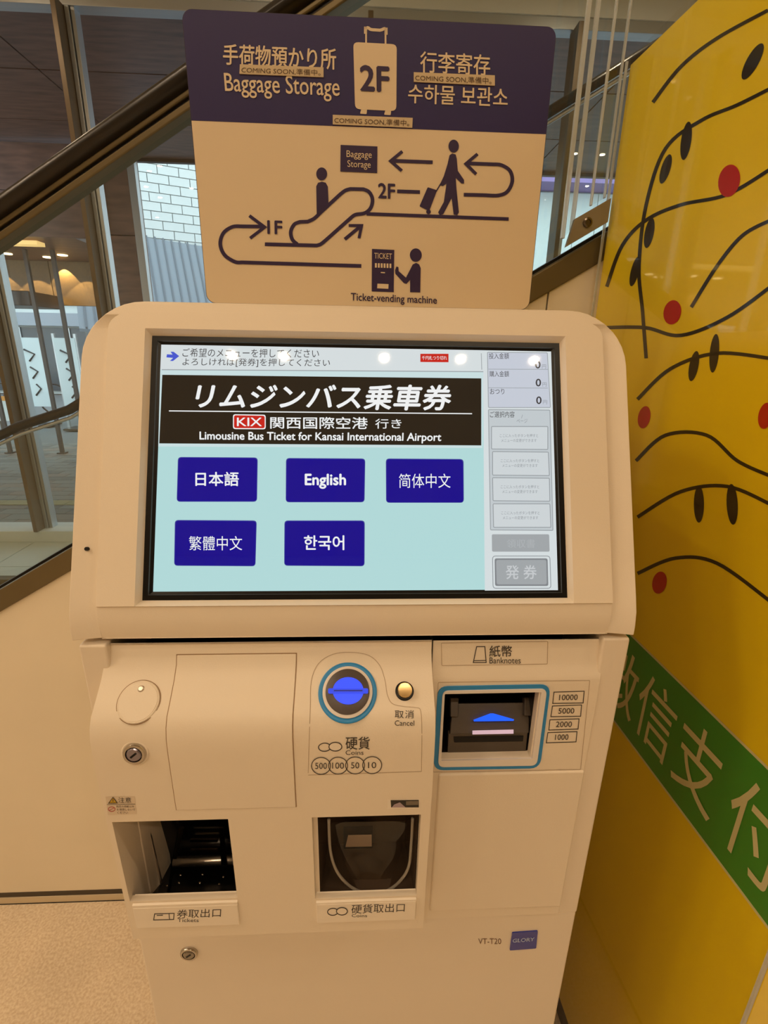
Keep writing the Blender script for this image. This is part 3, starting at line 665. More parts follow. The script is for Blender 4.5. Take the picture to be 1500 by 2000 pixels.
slab('guide_post', [(880, 1363), (896, 1363), (895, 1400), (880, 1400)], plane(c1+mn*.006, mn), -.010, mn, mdark, bn, .0008)
slab('guide_post', [(1025, 1362), (1040, 1362), (1039, 1398), (1024, 1398)], plane(c1+mn*.006, mn), -.010, mn, mdark, bn, .0008)
FP = atY(.421)
slab('mouth_plate', [(876, 1434), (1031, 1431), (1027, 1470), (874, 1473)], FP, .006, (0, 1, 0), mdark, bn, .0008)
slab('mouth_slot', [(886, 1439), (1022, 1437), (1021, 1447), (887, 1449)], atY(.4208), .0008, (0, -1, 0), gap, bn)
slab('lamp_arrow', [(925, 1406), (958, 1393.5), (964, 1393.5), (1004, 1405), (1003, 1408), (926, 1409)], plane(c1+mn*.0065, mn), -.001, mn, mat('blue_arrow_lamp', (10, 50, 220), .3, emit=(15, 95, 255), es=1.0), bn)
slab('lamp_bar', [(923, 1427), (1003, 1425), (1003, 1433), (923, 1434.5)], plane(c1+mn*.0065, mn), -.001, mn, mat('white_bar_lamp', (200, 180, 200), .3, emit=(205, 178, 200), es=.6), bn)
# ---- ticket tray
def recess(name, x0, x1, z0, z1, y0, y1, m, parent, sx0=0, sx1=0, sz0=0, sz1=0, back=True):
    bm = bmesh.new(); v = [bm.verts.new(p) for p in ((x0, y0, z0), (x1, y0, z0), (x1, y0, z1), (x0, y0, z1), (x0+sx0, y1, z0+sz0), (x1-sx1, y1, z0+sz0), (x1-sx1, y1, z1-sz1), (x0+sx0, y1, z1-sz1))]
    for f in ((0, 1, 5, 4), (1, 2, 6, 5), (2, 3, 7, 6), (3, 0, 4, 7))+(((4, 5, 6, 7),) if back else ()): bm.faces.new([v[i] for i in f])
    return bm_obj(name, bm, m, parent)
def lower_rim(o, x0, x1, z0, y):
    for v in o.data.vertices:
        if x0-1e-4 <= v.co.x <= x1+1e-4 and abs(v.co.z-z0) < 1e-4 and v.co.y > .41: v.co.y = y
lower_rim(left_cover, tx0, tx1, tz0, .3795); lower_rim(left_cover, cx0, cx1, cz0, .3795)
def zrow(py, Y): p = atY(Y)(365, py); return p.z
CHP = [(.455, zrow(1590, .455)), (.462, zrow(1640, .462)), (.466, zrow(1668, .466)), (.4655, zrow(1684, .4655)), (.452, zrow(1700, .452)), (.43, zrow(1728, .43)), (.400, zrow(1756, .400)), (.3795, zrow(1766, .3795))]
cm = mat('polished_dark_metal', (150, 135, 110), .22, metal=1); bk = mat('black_gloss', (9, 9, 9), .12)
bm = bmesh.new(); sp = [(y, z) for y, z in [(.3795, tz0), (.3760, tz1), (.455, tz1)]+CHP[:-1]]
for x in (tx0-.0003, tx1+.0003): bm.faces.new([bm.verts.new((x, y, z)) for y, z in sp])
V = [[bm.verts.new((x, y, z)) for x in (tx0-.0003, tx1+.0003)] for y, z in ((.376, tz1+.0003), (.455, tz1+.0003))]; bm.faces.new((V[0][0], V[0][1], V[1][1], V[1][0]))
tt = bm_obj('ticket_tray', bm, ivory, M)
fx = atY(.43)(289, 1640).x
bm = bmesh.new(); V = [[bm.verts.new((x, y, z)) for x in (tx0, tx1)] for y, z in CHP[3:]]
V2 = [[bm.verts.new((x, y, z)) for x in (fx, tx1)] for y, z in [(.455, tz1)]+CHP[:4]]
for VV in (V, V2):
    for a, b in zip(VV, VV[1:]): bm.faces.new((a[0], a[1], b[1], b[0]))
ch = bm_obj('ticket_chute', bm, bk, M, smooth=True)
x9 = atY(.455)(338, 1680).x
tube('chute_roller', [(x9, .456, zrow(1682, .456)), (tx1-.006, .456, zrow(1682, .456))], .0055, MATS['chrome'], ch, n=14)
def plate(name, q, Y, th, m, parent): return slab(name, q, atY(Y), th, (0, 1, 0), m, parent)
plate('chute_guide', [(350, 1618), (359, 1618), (345, 1678), (338, 1678)], .45, .002, cm, ch)
plate('chute_guide', [(428, 1618), (436, 1618), (444, 1690), (432, 1690)], .448, .002, steel, ch)
plate('chute_shelf', [(372, 1640), (426, 1640), (425, 1645), (371, 1645)], .452, .002, steel, ch)
plate('chute_shelf', [(372, 1660), (426, 1659), (425, 1664), (371, 1665)], .452, .002, cm, ch)
plate('flap_frame', [(220, 1600), (287, 1600), (320, 1752), (312, 1754), (300, 1740), (283, 1640), (262, 1625)], .4315, .0012, mat('ivory_shade', (232, 220, 200), .4), ch)
plate('flap_edge', [(287, 1617), (291, 1617), (322, 1751), (318, 1752)], .431, .002, chrome, ch)
for px_, py_ in ((352, 1709), (395, 1708), (436, 1713), (326, 1730), (349, 1724), (390, 1724), (428, 1727)):
    p = profile(CHP[3:])(px_, py_); lathe('rivet', p, (0, -.5, .86), [(.0015, -.001), (.0013, .0005), (0, .0010)], steel, ch, n=10)
# lip and label plate
def lip(zr0, x0, x1, q, name):
    # q: px corners of the plate; sloped lip above it
    A = [lsurf(*p) for p in q]; za = (A[0].z+A[1].z)/2; zb = (A[2].z+A[3].z)/2; y = A[0].y-.0022
    xa = (A[0].x+A[3].x)/2; xb = (A[1].x+A[2].x)/2
    o = box(name, xa, xb, y, y+.004, zb, za, lipm, M, bevel=.0008)
    prism('tray_lip', [(xa, y+.0003, za), (xa, y+.0003, zr0-.004), (xa, .3800, zr0+.0006), (xa, .3800, zr0-.008)], (xb-xa, 0, 0), lipm, o)
    return atY(y)
LT = lip(tz0, tx0, tx1, [(262, 1769), (467, 1764), (467, 1802), (267, 1807)], 'ticket_label_plate')
LCn = lip(cz0, cx0, cx1, [(617, 1762), (812, 1757), (811, 1792), (620, 1797)], 'coin_label_plate')
stroke('ticket_icon', LT, [(302, 1785), (340, 1784), (339, 1796), (300, 1797)], 1.6, ink, M, 1, closed=True); stroke('ticket_icon', LT, [(330, 1784), (331, 1796)], 1.4, ink, M, 1); stroke('ticket_icon', LT, [(306, 1788), (318, 1787.6)], 1.6, ink, M, 1)
text(LT, '券取出口', [(346, 1777), (432, 1774), (431, 1791), (345, 1794)], ink, M, 1); text(LT, 'Tickets', (347, 1794, 388, 1801), ink, M, 1)
coins_icon(LCn, 650, 1781, .85)
text(LCn, '硬貨取出口', [(687, 1767), (791, 1764), (790, 1781), (686, 1785)], ink, M, 1); text(LCn, 'Coins', (687, 1785.5, 717, 1791.5), ink, M, 1)
# ---- coin tray
CY = .400
ct = box('coin_tray', cx0+.0001, cx0+.0045, .3800, .3990, .889, cz1-.0002, ivory, M)
dkb = mat('smoked_brown_plastic', (92, 76, 62), .18); dk3 = mat('smoked_dark_plastic', (52, 42, 34), .15)
CZF = 1.45-1.27*.455
ci = recess('coin_box', cx0+.0045, cx1-.001, .889, cz1-.0003, .3815, .455, dkb, M, sx0=.004, sx1=.004, sz0=CZF-.889)
CP = atY(.446)
recess('coin_outlet', CP(671, 1630).x, CP(728, 1630).x, CP(700, 1656).z, CP(700, 1613).z, .4455, .4456, black, ci)
slab('outlet_flap', [(680, 1631), (726, 1630), (726, 1652), (675, 1653)], atY(.4445), .0008, (0, -1, 0), mat('worn_metal', (225, 195, 165), .4), ci)
slab('outlet_hole', [(672, 1614), (728, 1613), (728, 1656), (672, 1657)], atY(.4452), .0004, (0, -1, 0), black, ci)
U = smoothpath([(642, 1600), (645, 1660), (657, 1700), (680, 1728), (705, 1742), (728, 1745), (755, 1740), (780, 1722), (798, 1693), (803, 1650), (806, 1598)], 5)
bp = atY(.387); rim = tube('bowl_rim', [bp(*p) for p in U], .0016, mat('clear_plastic', (215, 205, 190), .05, trans=.6, ior=1.4), ci, n=8)
bp2 = atY(.402); bm = bmesh.new(); A = [bm.verts.new(bp(*p)) for p in U]
cxp, cyp = 725, 1640; B = [bm.verts.new(bp2(cxp+(p[0]-cxp)*.82, cyp+(p[1]-cyp)*.86)) for p in U]
for i in range(len(U)-1): bm.faces.new((A[i], A[i+1], B[i+1], B[i]))
bm.faces.new(B); bm_obj('clear_bowl', bm, thin_glass('bowl_plastic', (.86, .84, .8, 1), .04), ci, smooth=True)
# lower door print
text(cab_plane, 'VT-T20', (934, 1833, 979, 1844), mat('brown_print', (120, 88, 66), .6), M)
bd = slab('maker_badge', rrect([(1000, 1820), (1050, 1816.5), (1046.5, 1850.5), (995, 1854.5)], 2), cab_plane, .0012, (0, -1, 0), mat('badge_blue', (20, 42, 160), .25, coat=.5), M)
text(atY(CABY-.0013), 'GLORY', [(1002, 1834), (1044, 1831), (1043, 1838), (1001, 1841)], mat('badge_letters', (190, 205, 240), .4), bd, 1, bold=.02)

# ------------------------------------------------------------------ GUIDE SIGN
YS = .70; SG = atY(YS)
G = thing('guide_sign', (.012, YS+.03, 1.4905), 'purple and cream baggage storage guide sign standing on top of the ticket machine', 'sign')
bx0, bx1, bz0, bz1 = -.1978, .2228, 1.5032, 1.8030
def rr_world(x0, x1, z0, z1, r, Y, n=6):
    out = []
    for cx, cz, a0 in ((x1-r, z1-r, 0), (x0+r, z1-r, 90), (x0+r, z0+r, 180), (x1-r, z0+r, 270)):
        for i in range(n+1): a = math.radians(a0+90*i/n); out.append((cx+r*math.cos(a), Y, cz+r*math.sin(a)))
    return out
prism('board', rr_world(bx0, bx1, bz0, bz1, .011, YS+.0006), (0, .004, 0), mat('sign_edge', (40, 26, 50), .5), G)
prism('cream_face', rr_world(bx0+.0006, bx1-.0006, bz0+.0006, bz1-.0006, .0106, YS+.0002), (0, .0006, 0), cream, G)
zb_ = (SG(370, 235).z+SG(1062, 262).z)/2
top = [p for p in rr_world(bx0+.0006, bx1-.0006, bz0, bz1-.0006, .0106, YS) if p[2] > zb_]+[(bx0+.0006, YS, zb_), (bx1-.0006, YS, zb_)]
prism('header_band', top, (0, .0002, 0), purple, G)
for x in (-.10, .12):
    bm = bmesh.new(); box_bm(bm, x-.02, x+.02, YS+.0046, YS+.008, 1.4905, 1.62); box_bm(bm, x-.02, x+.02, YS+.0046, YS+.07, 1.4905, 1.4935); bm_obj('stand_bracket', bm, mat('clear_stand', (220, 220, 215), .1, trans=.8), G)
def z2(*pts): return [(x/1.974+340, y/1.974+250) for x, y in pts]
cr = cream; dpi = darkpur
text(SG, '手荷物預かり所', [(436, 86), (656, 95), (656, 136), (436, 126)], cr, G, bold=.012)
text(SG, 'Baggage Storage', [(437, 142), (663, 151), (663, 199), (441, 189)], cr, G, bold=.005)
text(SG, '行李寄存', [(821, 100), (957, 107), (957, 148), (821, 141)], cr, G, bold=.008)
text(SG, '수하물 보관소', [(798, 164), (992, 172), (991, 209), (797, 201)], cr, G, bold=.008)
stroke('suitcase_icon', SG, smoothpath([(713, 57), (718, 54), (723, 57), (727, 58)], 3)+[(742, 59)]+smoothpath([(746, 58), (751, 56), (755, 59)], 3), 6, cr, G, 1)
for a, b in (((714, 52), (714, 66)), ((754, 54), (754, 68))): stroke('suitcase_icon', SG, [a, b], 6, cr, G, 1)
for a, b in (((715, 60), (715, 84)), ((753, 62), (753, 86))): stroke('suitcase_icon', SG, [a, b], 3.4, cr, G, 1)
fillpoly('suitcase_icon', SG, rrect([(690, 82), (775, 86.5), (774, 217), (693.5, 213)], 10), cr, G, 1.5)
for a in ((706, 212), (753, 214)): fillpoly('suitcase_icon', SG, rrect([(a[0], a[1]), (a[0]+11, a[1]+.5), (a[0]+10, a[1]+11), (a[0]-3, a[1]+10)], 2), cr, G, 1.2)
text(SG, '2F', [(704, 128), (759, 131), (759, 179), (705, 176)], dpi, G, 3, bold=.03)
for q in ([(469, 126.5), (632, 132.5), (632, 151.5), (468, 145)], [(808, 142), (966, 148), (966, 168), (808, 160.5)], [(650, 225), (806, 231), (805, 250), (650, 243.5)]):
    L_ = slab('label_strip', q, atY(YS-.0001), .0012, (0, -1, 0), label_strip, G)
    i = [(q[0][0]+3, q[0][1]+3.5), (q[1][0]-6, q[1][1]+3.2), (q[2][0]-6, q[2][1]-3), (q[3][0]+3, q[3][1]-2.6)]
    text(atY(YS-.0014), 'COMING SOON,準備中。', i, labelink, L_, 1, name='lettering')
bxq = z2((642, 65), (784, 71), (783, 174), (641, 168)); fillpoly('storage_icon', SG, bxq, dpi, G, 1)
text(SG, 'Baggage', z2((665, 86), (762, 90), (762, 124), (665, 120)), cr, G, 3); text(SG, 'Storage', z2((668, 124), (758, 128), (758, 162), (669, 158)), cr, G, 3)
W = 7.2
stroke('arrow', SG, z2((997, 132), (838, 126)), W, dpi, G); stroke('arrow', SG, z2((880, 90), (835, 127), (878, 165)), W-1, dpi, G, 1.3)
loop = smoothpath([(1200, 259), (1250, 260), (1285, 245), (1304, 205), (1295, 165), (1262, 143), (1230, 140)], 5)
stroke('arrow', SG, z2((1117, 257), *loop, (1127, 136)), W, dpi, G); stroke('arrow', SG, z2((1170, 100), (1125, 138), (1165, 178)), W-1, dpi, G, 1.3)
text(SG, '2F', z2((788, 213), (851, 216), (851, 272), (788, 269)), dpi, G, bold=.025); stroke('floor_line', SG, z2((860, 244), (948, 247)), W, dpi, G)
stroke('floor_line', SG, z2((742, 331), (1290, 351)), W-.4, dpi, G)
esc = [(350, 448), (550, 453)]+smoothpath([(550, 453), (565, 448), (583, 434)], 4)+smoothpath([(683, 345), (700, 334), (735, 328), (758, 308), (765, 275), (752, 247), (730, 236)], 5)+smoothpath([(680, 235), (660, 241), (640, 256)], 4)+smoothpath([(560, 330), (540, 349), (515, 361)], 4)+smoothpath([(485, 362), (463, 372), (450, 400), (456, 430), (475, 448)], 5)
stroke('escalator_icon', SG, z2(*esc), W, dpi, G)
fillpoly('person_icon', SG, z2(*ell(569, 177, 21, 25)), dpi, G); fillpoly('person_icon', SG, z2((548, 225), (555, 211), (570, 207), (585, 211), (593, 226), (596, 300), (550, 338)), dpi, G, 1)
stroke('arrow', SG, z2((658, 429), (716, 381)), W-.4, dpi, G); stroke('arrow', SG, z2((673, 376), (723, 376), (713, 425)), W-1.4, dpi, G, 1.3)
text(SG, '1F', z2((360, 357), (416, 359), (416, 409), (361, 407)), dpi, G, bold=.025)
lp = smoothpath([(262, 518), (235, 516), (195, 490), (178, 448), (190, 405), (225, 381), (260, 379)], 5)
stroke('arrow', SG, z2((722, 532), *lp, (345, 380)), W, dpi, G); stroke('arrow', SG, z2((290, 338), (349, 382), (293, 425)), W-1, dpi, G, 1.3)
fillpoly('machine_icon', SG, z2((763, 466), (849, 470), (847, 633), (762, 630)), dpi, G, 1)
text(SG, 'TICKET', z2((772, 481), (840, 484), (840, 506), (772, 503)), cr, G, 3)
for i in range(6): stroke('machine_icon', SG, z2((778+i*11.2, 521+i*.4), (778+i*11.2, 538+i*.4)), 3.6, cr, G, 2)
stroke('machine_icon', SG, z2((797, 557), (813, 558)), 2, cr, G, 2); fillpoly('machine_icon', SG, z2((784, 600), (827, 602), (826, 620), (783, 618)), cr, G, 2)
fillpoly('person_icon', SG, z2(*ell(932, 490, 23, 26)), dpi, G); fillpoly('person_icon', SG, z2((913, 540), (920, 526), (933, 520), (945, 526), (951, 540), (949, 634), (910, 633), (910, 586), (896, 601), (886, 598), (853, 562), (852, 548), (857, 534), (865, 536), (866, 552), (894, 577)), dpi, G, 1)
text(SG, 'Ticket-vending machine', z2((682, 636), (1013, 650), (1013, 686), (682, 674)), dpi, G, bold=.01)
fillpoly('person_icon', SG, z2(*ell(1078, 70, 20, 25)), dpi, G)
fillpoly('person_icon', SG, z2((1062, 105), (1072, 98), (1086, 102), (1090, 118), (1094, 165), (1118, 200), (1118, 214), (1108, 214), (1086, 192), (1089, 235), (1098, 325), (1092, 336), (1078, 334), (1070, 270), (1055, 300), (1038, 332), (1024, 336), (1018, 325), (1040, 285), (1050, 215), (1036, 224), (1024, 220), (1040, 185), (1054, 140)), dpi, G, 1)
stroke('luggage_icon', SG, z2((1030, 212), (1010, 245)), 2.4, dpi, G); fillpoly('luggage_icon', SG, rrect(z2((978, 228), (1014, 240), (984, 320), (946, 302)), 2), dpi, G, 1); fillpoly('luggage_icon', SG, z2(*ell(981, 323, 9, 9)), dpi, G, 1.4)

# ------------------------------------------------------------------ YELLOW ADVERTISING PANEL (right)
def bxy(Y): return .4847-.045*Y
bn_ = Vector((-1, -.045, 0)).normalized()
BP = plane((bxy(.6), .6, 1), bn_)
BN, BF = .3585, .982
Yp = thing('advertising_panel', (bxy(.67)+.02, .67, 0), 'tall glossy yellow advertising panel with a green band at the right', 'panel')
def bq(z0, z1, Ya=BN, Yb=BF, off=0): return [(bxy(Ya)-off, Ya, z1), (bxy(Yb)-off, Yb, z1), (bxy(Yb)-off, Yb, z0), (bxy(Ya)-off, Ya, z0)]
prism('panel_board', bq(.06, 1.90), (.028, 0, 0), yellow, Yp, .001)
prism('panel_base', bq(0, .06, BN+.01, BF-.01, -.004), (.02, 0, 0), mat('navy_base', (18, 20, 30), .5), Yp)
gb = prism('green_band', bq(.828, 1.0035, off=.0004), (.0004, 0, 0), green, Yp)
for z in (.828, 1.0035): prism('band_edge', bq(z-.0018, z+.0018, off=.0008), (.0004, 0, 0), greenw, gb)
def bpt(Y, z, k=1): return Vector((bxy(Y)-.0008-.0003*k, Y, z))
def btext(body, y0, y1, z0, z1, m, parent, bold=0):      # text runs toward the viewer (decreasing Y)
    vs, fs = text_data(body, bold); bm = bmesh.new(); V = [bm.verts.new(bpt(y0+(y1-y0)*u, z1+(z0-z1)*v)) for u, v in vs]
    for f in fs:
        try: bm.faces.new([V[i] for i in f])
        except ValueError: pass
    return bm_obj('lettering', bm, m, parent)
CH = [('微', 840, 1290, 1265, 1415)]
def by(px, py): return BP(px, py).y
for s, (qa, qb) in (('微', ((1175, 1310), (1240, 1375))), ('信', ((1247, 1370), (1315, 1440))), ('支', ((1317, 1480), (1405, 1540))), ('付', ((1420, 1595), (1535, 1700)))):
    btext(s, by(*qa), by(*qb), .858, .975, greenw, gb)
# generic abstract print (plain stand-in for the original artwork)
pk = mat('brown_black_print', (34, 22, 12), .3, coat=.6); red = mat('red_print', (196, 22, 14), .3, coat=.6); org = mat('orange_print', (222, 140, 8), .3, coat=.6)
def arc(pts, wd=7, mm=None, tp=False): stroke('print_line', BP, smoothpath(pts, 8), wd, mm or pk, Yp, 2, taper=(lambda t: .25+.75*math.sin(math.pi*t)) if tp else None)
arc([(1262, 700), (1255, 610), (1248, 520), (1262, 400), (1300, 290), (1370, 235), (1440, 205), (1510, 170)])
arc([(1275, 200), (1330, 130), (1400, 75), (1500, 20)]); arc([(1185, 560), (1215, 480), (1262, 430), (1330, 400), (1420, 380), (1505, 330)])
arc([(1180, 640), (1260, 640), (1330, 655), (1420, 620), (1505, 560)]); arc([(1245, 780), (1310, 720), (1400, 690), (1505, 700)])
arc([(1242, 900), (1300, 850), (1380, 850), (1440, 900), (1505, 930)]); arc([(1245, 1010), (1330, 960), (1420, 950), (1505, 985)])
arc([(1245, 1120), (1320, 1090), (1400, 1100), (1505, 1175)]); arc([(1350, 600), (1400, 520), (1450, 460), (1505, 430)])
for x, y, a, b, ro in ((1340, 275, 10, 38, .15), (1300, 330, 9, 30, .3), (1268, 455, 9, 30, .2), (1240, 530, 8, 30, .25), (1395, 690, 9, 38, .1), (1355, 715, 9, 30, .2), (1365, 985, 10, 36, 0), (1430, 985, 11, 40, -.05), (1470, 120, 12, 40, .5)):
    fillpoly('print_leaf', BP, ell(x, y, a, b, 24, ro), pk, Yp, 2)
for x, y, a, b in ((1424, 353, 21, 32), (1313, 610, 17, 24), (1258, 815, 12, 22), (1495, 812, 14, 26), (1288, 1138, 14, 22)): fillpoly('print_dot', BP, ell(x, y, a, b, 28, .2), red, Yp, 3)
for p in () and ([(1300, 310), (1380, 255), (1440, 235)], [(1200, 610), (1260, 655), (1330, 668)], [(1250, 960), (1330, 975), (1400, 968)]): arc(p, 6, org)
# clear acrylic cover with its own edge, fixed in front of the print
cov = bq(.02, 1.905, BN-.002, BF+.002, off=.007)
ac = bm_obj('acrylic_cover', (lambda bm: (bm.faces.new([bm.verts.new(p) for p in cov]), bm)[1])(bmesh.new()), thin_glass('clear_cover', (.97, .97, .95, 1), .03), Yp)
for Y in (BN-.002, BF): prism('cover_edge', [(bxy(Y)-.008, Y, .02), (bxy(Y)-.004, Y, .02), (bxy(Y)-.004, Y, 1.905), (bxy(Y)-.008, Y, 1.905)], (0, .003, 0), acr, Yp)

# ------------------------------------------------------------------ ceiling lamps
zc = ZC
def reflect_to_ceiling(px, py):
    p = SCR(px, py); d = (p-CAM).normalized(); r_ = d-2*d.dot(NRM)*NRM; t = (zc-p.z)/r_.z; return p+r_*t
pts = [reflect_to_ceiling(px, 696) for px in (455, 555, 750, 900, 1045)]
yl = sum(p.y for p in pts)/5
lab = ('above the left side of the screen reflection', )
lx = [p.x for p in pts]
allp = [(x, yl, i) for i, x in enumerate(lx)]+[(x, yl+1.25, 5+i) for i, x in enumerate((-2.3, -2.9, 2.6, 2.3))]+[(x, .35, 9+i) for i, x in enumerate((-2.6, 2.9))]+[(-1.5, -.6, 11), (-2.9, -.8, 12), (-1.9, -2.4, 13), (-3.4, -2.0, 14), (-3.6, .2, 15), (-1.3, .25, 16), (-2.4, .55, 17), (-4.2, -.9, 18), (-2.2, 2.9, 19), (-.4, 2.9, 20), (1.4, 2.9, 21)]  # lamps beyond the mirrored row are added fill for machine, panel and fascia
DL = ['warm ceiling downlight mirrored %s along the top of the touch screen' % s_ for s_ in ('leftmost', 'second from left', 'in the middle', 'fourth from left', 'rightmost')]
for x, y, i in allp:
    t = thing('ceiling_downlight', (x, y, zc), DL[i] if i < 5 else 'round warm fill lamp added to the ceiling outside the picture, neither seen nor mirrored in the screen', 'ceiling light', group='downlights in the hall ceiling')
    lathe('lamp_trim', (x, y, zc), (0, 0, -1), [(.05, 0), (.048, .006), (.034, .008), (.030, .001)], mat('lamp_trim_white', (235, 225, 210), .4), t, n=28)
    lathe('lamp_lens', (x, y, zc-.001), (0, 0, -1), [(.030, 0), (.029, .003), (0, .004)], mat('lamp_lens', (255, 240, 220), .4, emit=(255, 214, 150), es=14), t, n=28)
    lo = lamp_light(x, y, zc-.012, LAMP_P*(1.0 if i < 9 else 1.0)); lo.parent = t; lo.matrix_parent_inverse = Matrix.Translation(-Vector((x, y, zc))); lo.name = 'lamp_light'

# ------------------------------------------------------------------ OUTSIDE
struct(box('ground', -30, 30, YG+.12, 60, -.12, -.02, mat('asphalt', (105, 108, 108), .7, vary=.2, vscale=2)))
pv = bpy.data.objects.new('pavement', None); COL.objects.link(pv); pv['kind'] = 'structure'
pm = [mat('paver_%s' % n, c, .6, vary=.15, vscale=20) for n, c in (('grey', (118, 120, 116)), ('dark', (96, 98, 96)), ('brown', (122, 112, 104)))]
pme = []
for mm in pm:
    bm = bmesh.new(); box_bm(bm, 0, .292, 0, .142, 0, .03); bmesh.ops.recalc_face_normals(bm, faces=bm.faces); me = bpy.data.meshes.new('paver'); bm.to_mesh(me); bm.free(); me.materials.append(mm); pme.append(me)
for j in range(26):
    for i in range(10):
        y = YG+.14+j*.15; x = -.62*y-1.0+i*.3+(j % 2)*.15; x = -1.9-i*.3-(j % 2)*.15 - j*.07//.3*.3
        o = bpy.data.objects.new('paver', random.choice(pme)); COL.objects.link(o); o.location = (x-.3, y, -.03+random.uniform(0, .002)); o.parent = pv
ty = mat('tactile_yellow', (150, 140, 96), .6)
for i in range(10): 
    o = box('tactile_paver', -4.6+i*.3, -4.308+i*.3, 4.62, 4.76, 0, .006, ty, pv)
# canopy soffit of brown stone panels
SZ = 3.47
cs_ = bpy.data.objects.new('canopy_soffit', None); COL.objects.link(cs_); cs_['kind'] = 'structure'
smesh = None
for j in range(3):
    for i in range(8):
        if smesh is None:
            bm = bmesh.new(); box_bm(bm, .006, 1.494, .006, .930, 0, .04); bmesh.ops.recalc_face_normals(bm, faces=bm.faces); smesh = bpy.data.meshes.new('soffit_panel'); bm.to_mesh(smesh); bm.free(); smesh.materials.append(brown)
        o = bpy.data.objects.new('soffit_panel', smesh); COL.objects.link(o); o.location = (-7.0+i*1.5, YG+.13+j*.94, SZ); o.parent = cs_
box('soffit_backing', -8, 8, YG+.1, 6.75, SZ+.035, SZ+.6, gap, cs_); box('soffit_edge', -8, 8, 6.72, 6.78, SZ-.03, SZ+.6, mat('grey_fascia_edge', (88, 80, 78), .5), cs_)
# brown column with stone panels
c = thing('stone_column', (-2.72, 6.45, 0), 'brown stone clad column outside the window left of the sign', 'column')
for k in range(4):
    box('column_panel', -2.86, -2.50, 6.3, 6.62, .0+k*.87, .862+k*.87, brown, c, bevel=.004)
box('metal_edge', -2.50, -2.42, 6.30, 6.38, 0, 3.47, alu, c, bevel=.003)
# bulkhead and entrance canopy at far left
bk_ = thing('entrance_canopy', (-5.0, 6.8, 0), 'dark brown entrance canopy with mirrored hall lights built as warm lamps outside the window at far left', 'canopy')
for i in range(3):
    for j in range(2): box('fascia_panel', -6.55+i*1.25, -5.31+i*1.25, 6.25, 6.30, 2.56+j*.44, 2.995+j*.44, brown, bk_, bevel=.003)
box('reflection_strip', -6.5, -3.6, 6.35, 6.5, 2.50, 2.54, mat('reflection_glow', (255, 220, 150), .5, emit=(255, 205, 125), es=.85), bk_)  # glowing strip imitating the hall ceiling light mirrored in the glass
box('canopy_ceiling', -6.6, -3.15, 6.3, 8.0, 2.56, 2.60, brown, bk_)
gold = mat('gold_flecked_wall', (120, 96, 62), .35, vary=.5, vscale=45, bump=.6, bscale=30)
for i in range(3): box('canopy_wall_panel', -6.8+i*1.2, -5.61+i*1.2, 7.95, 8.0, 1.98, 2.56, gold, bk_, bevel=.003)
box('canopy_beam', -6.8, -4.3, 7.2, 7.9, 1.92, 2.10, mat('dark_beam', (48, 38, 34), .4), bk_, bevel=.01)
for x, y in ((-5.1, 7.5), (-4.2, 7.6), (-3.9, 7.4), (-4.6, 7.4)):
    lathe('reflection_spot', (x, y, 2.56), (0, 0, -1), [(.06, 0), (.06, .01), (0, .012)], mat('reflection_spot_glow', (255, 230, 190), .4, emit=(255, 220, 160), es=6), bk_, n=16)  # glowing discs imitating hall lamps mirrored in the glass
    l = bpy.data.lights.new('spot', 'SPOT'); l.energy = 30; l.color = (1, .72, .4); l.spot_size = 1.4; lo = bpy.data.objects.new('reflection_spot_light', l); COL.objects.link(lo); lo.location = (x, y+.25, 2.53); lo.rotation_euler = (.25, 0, 0); lo.parent = bk_; lo.matrix_parent_inverse = Matrix.Translation(-LOC[bk_.name])  # light added to go with the imitated lamp reflections
# slender posts
pmz = mat('dark_bronze_post', (54, 48, 46), .4)
for i, x in enumerate((-5.2, -4.85, -4.5, -4.15, -3.82)):
    p = thing('slim_post', (x, 7.03, 0), 'slim dark bronze post under the canopy outside, %s of the five' % ('leftmost', 'second from the left', 'middle one', 'fourth from the left', 'rightmost')[i], 'post', group='slim posts under the entrance canopy')
    box('post', x-.022, x+.022, 7.01, 7.05, 0, 2.555, pmz, p); box('post_base', x-.05, x+.05, 6.98, 7.08, 0, .02, pmz, p)
# brick building
bl = thing('brick_building', (-2.0, 13, 0), 'white brick building across the street with a grey ribbed lower roof', 'building')
bw = mat('white_brick', (212, 218, 216), .7, vary=.05, vscale=10); bmort = mat('grey_mortar', (150, 156, 156), .8)
BY, ang = 12.0, math.radians(24)
def bd_pt(u, z, off=0): return Vector((-5.6+u*math.cos(ang)+off*math.sin(ang), 11.0+u*math.sin(ang)-off*math.cos(ang), z))
prism('building_wall', [bd_pt(0, 0), bd_pt(7, 0), bd_pt(7, 8.5), bd_pt(0, 8.5)], (0, .3, 0), bmort, bl)
bme = None
for j in range(21):
    for i in range(12):
        u = .5+i*.40+(j % 2)*.20; z = 3.05+j*.165
        if i > 9 and j > 19: continue
        if bme is None:
            bm = bmesh.new(); box_bm(bm, 0, .385, -.02, .02, 0, .150); bmesh.ops.recalc_face_normals(bm, faces=bm.faces); bme = bpy.data.meshes.new('brick'); bm.to_mesh(bme); bm.free(); bme.materials.append(bw)
        o = bpy.data.objects.new('brick', bme); COL.objects.link(o); o.parent = bl; o.matrix_parent_inverse = Matrix.Translation(-LOC[bl.name]); o.location = bd_pt(u, z, .01); o.rotation_euler = (0, 0, ang)
rib = mat('grey_metal_roof', (128, 138, 146), .45); ribd = mat('grey_metal_rib', (96, 104, 112), .45)
RP = lambda u, v: bd_pt(u, 3.62-.06*u-1.9*v, .05+1.5*v)
prism('lower_roof', [RP(0, 0), RP(6, 0), RP(6, 1), RP(0, 1)], (0, 0, -.05), rib, bl)
rme = None
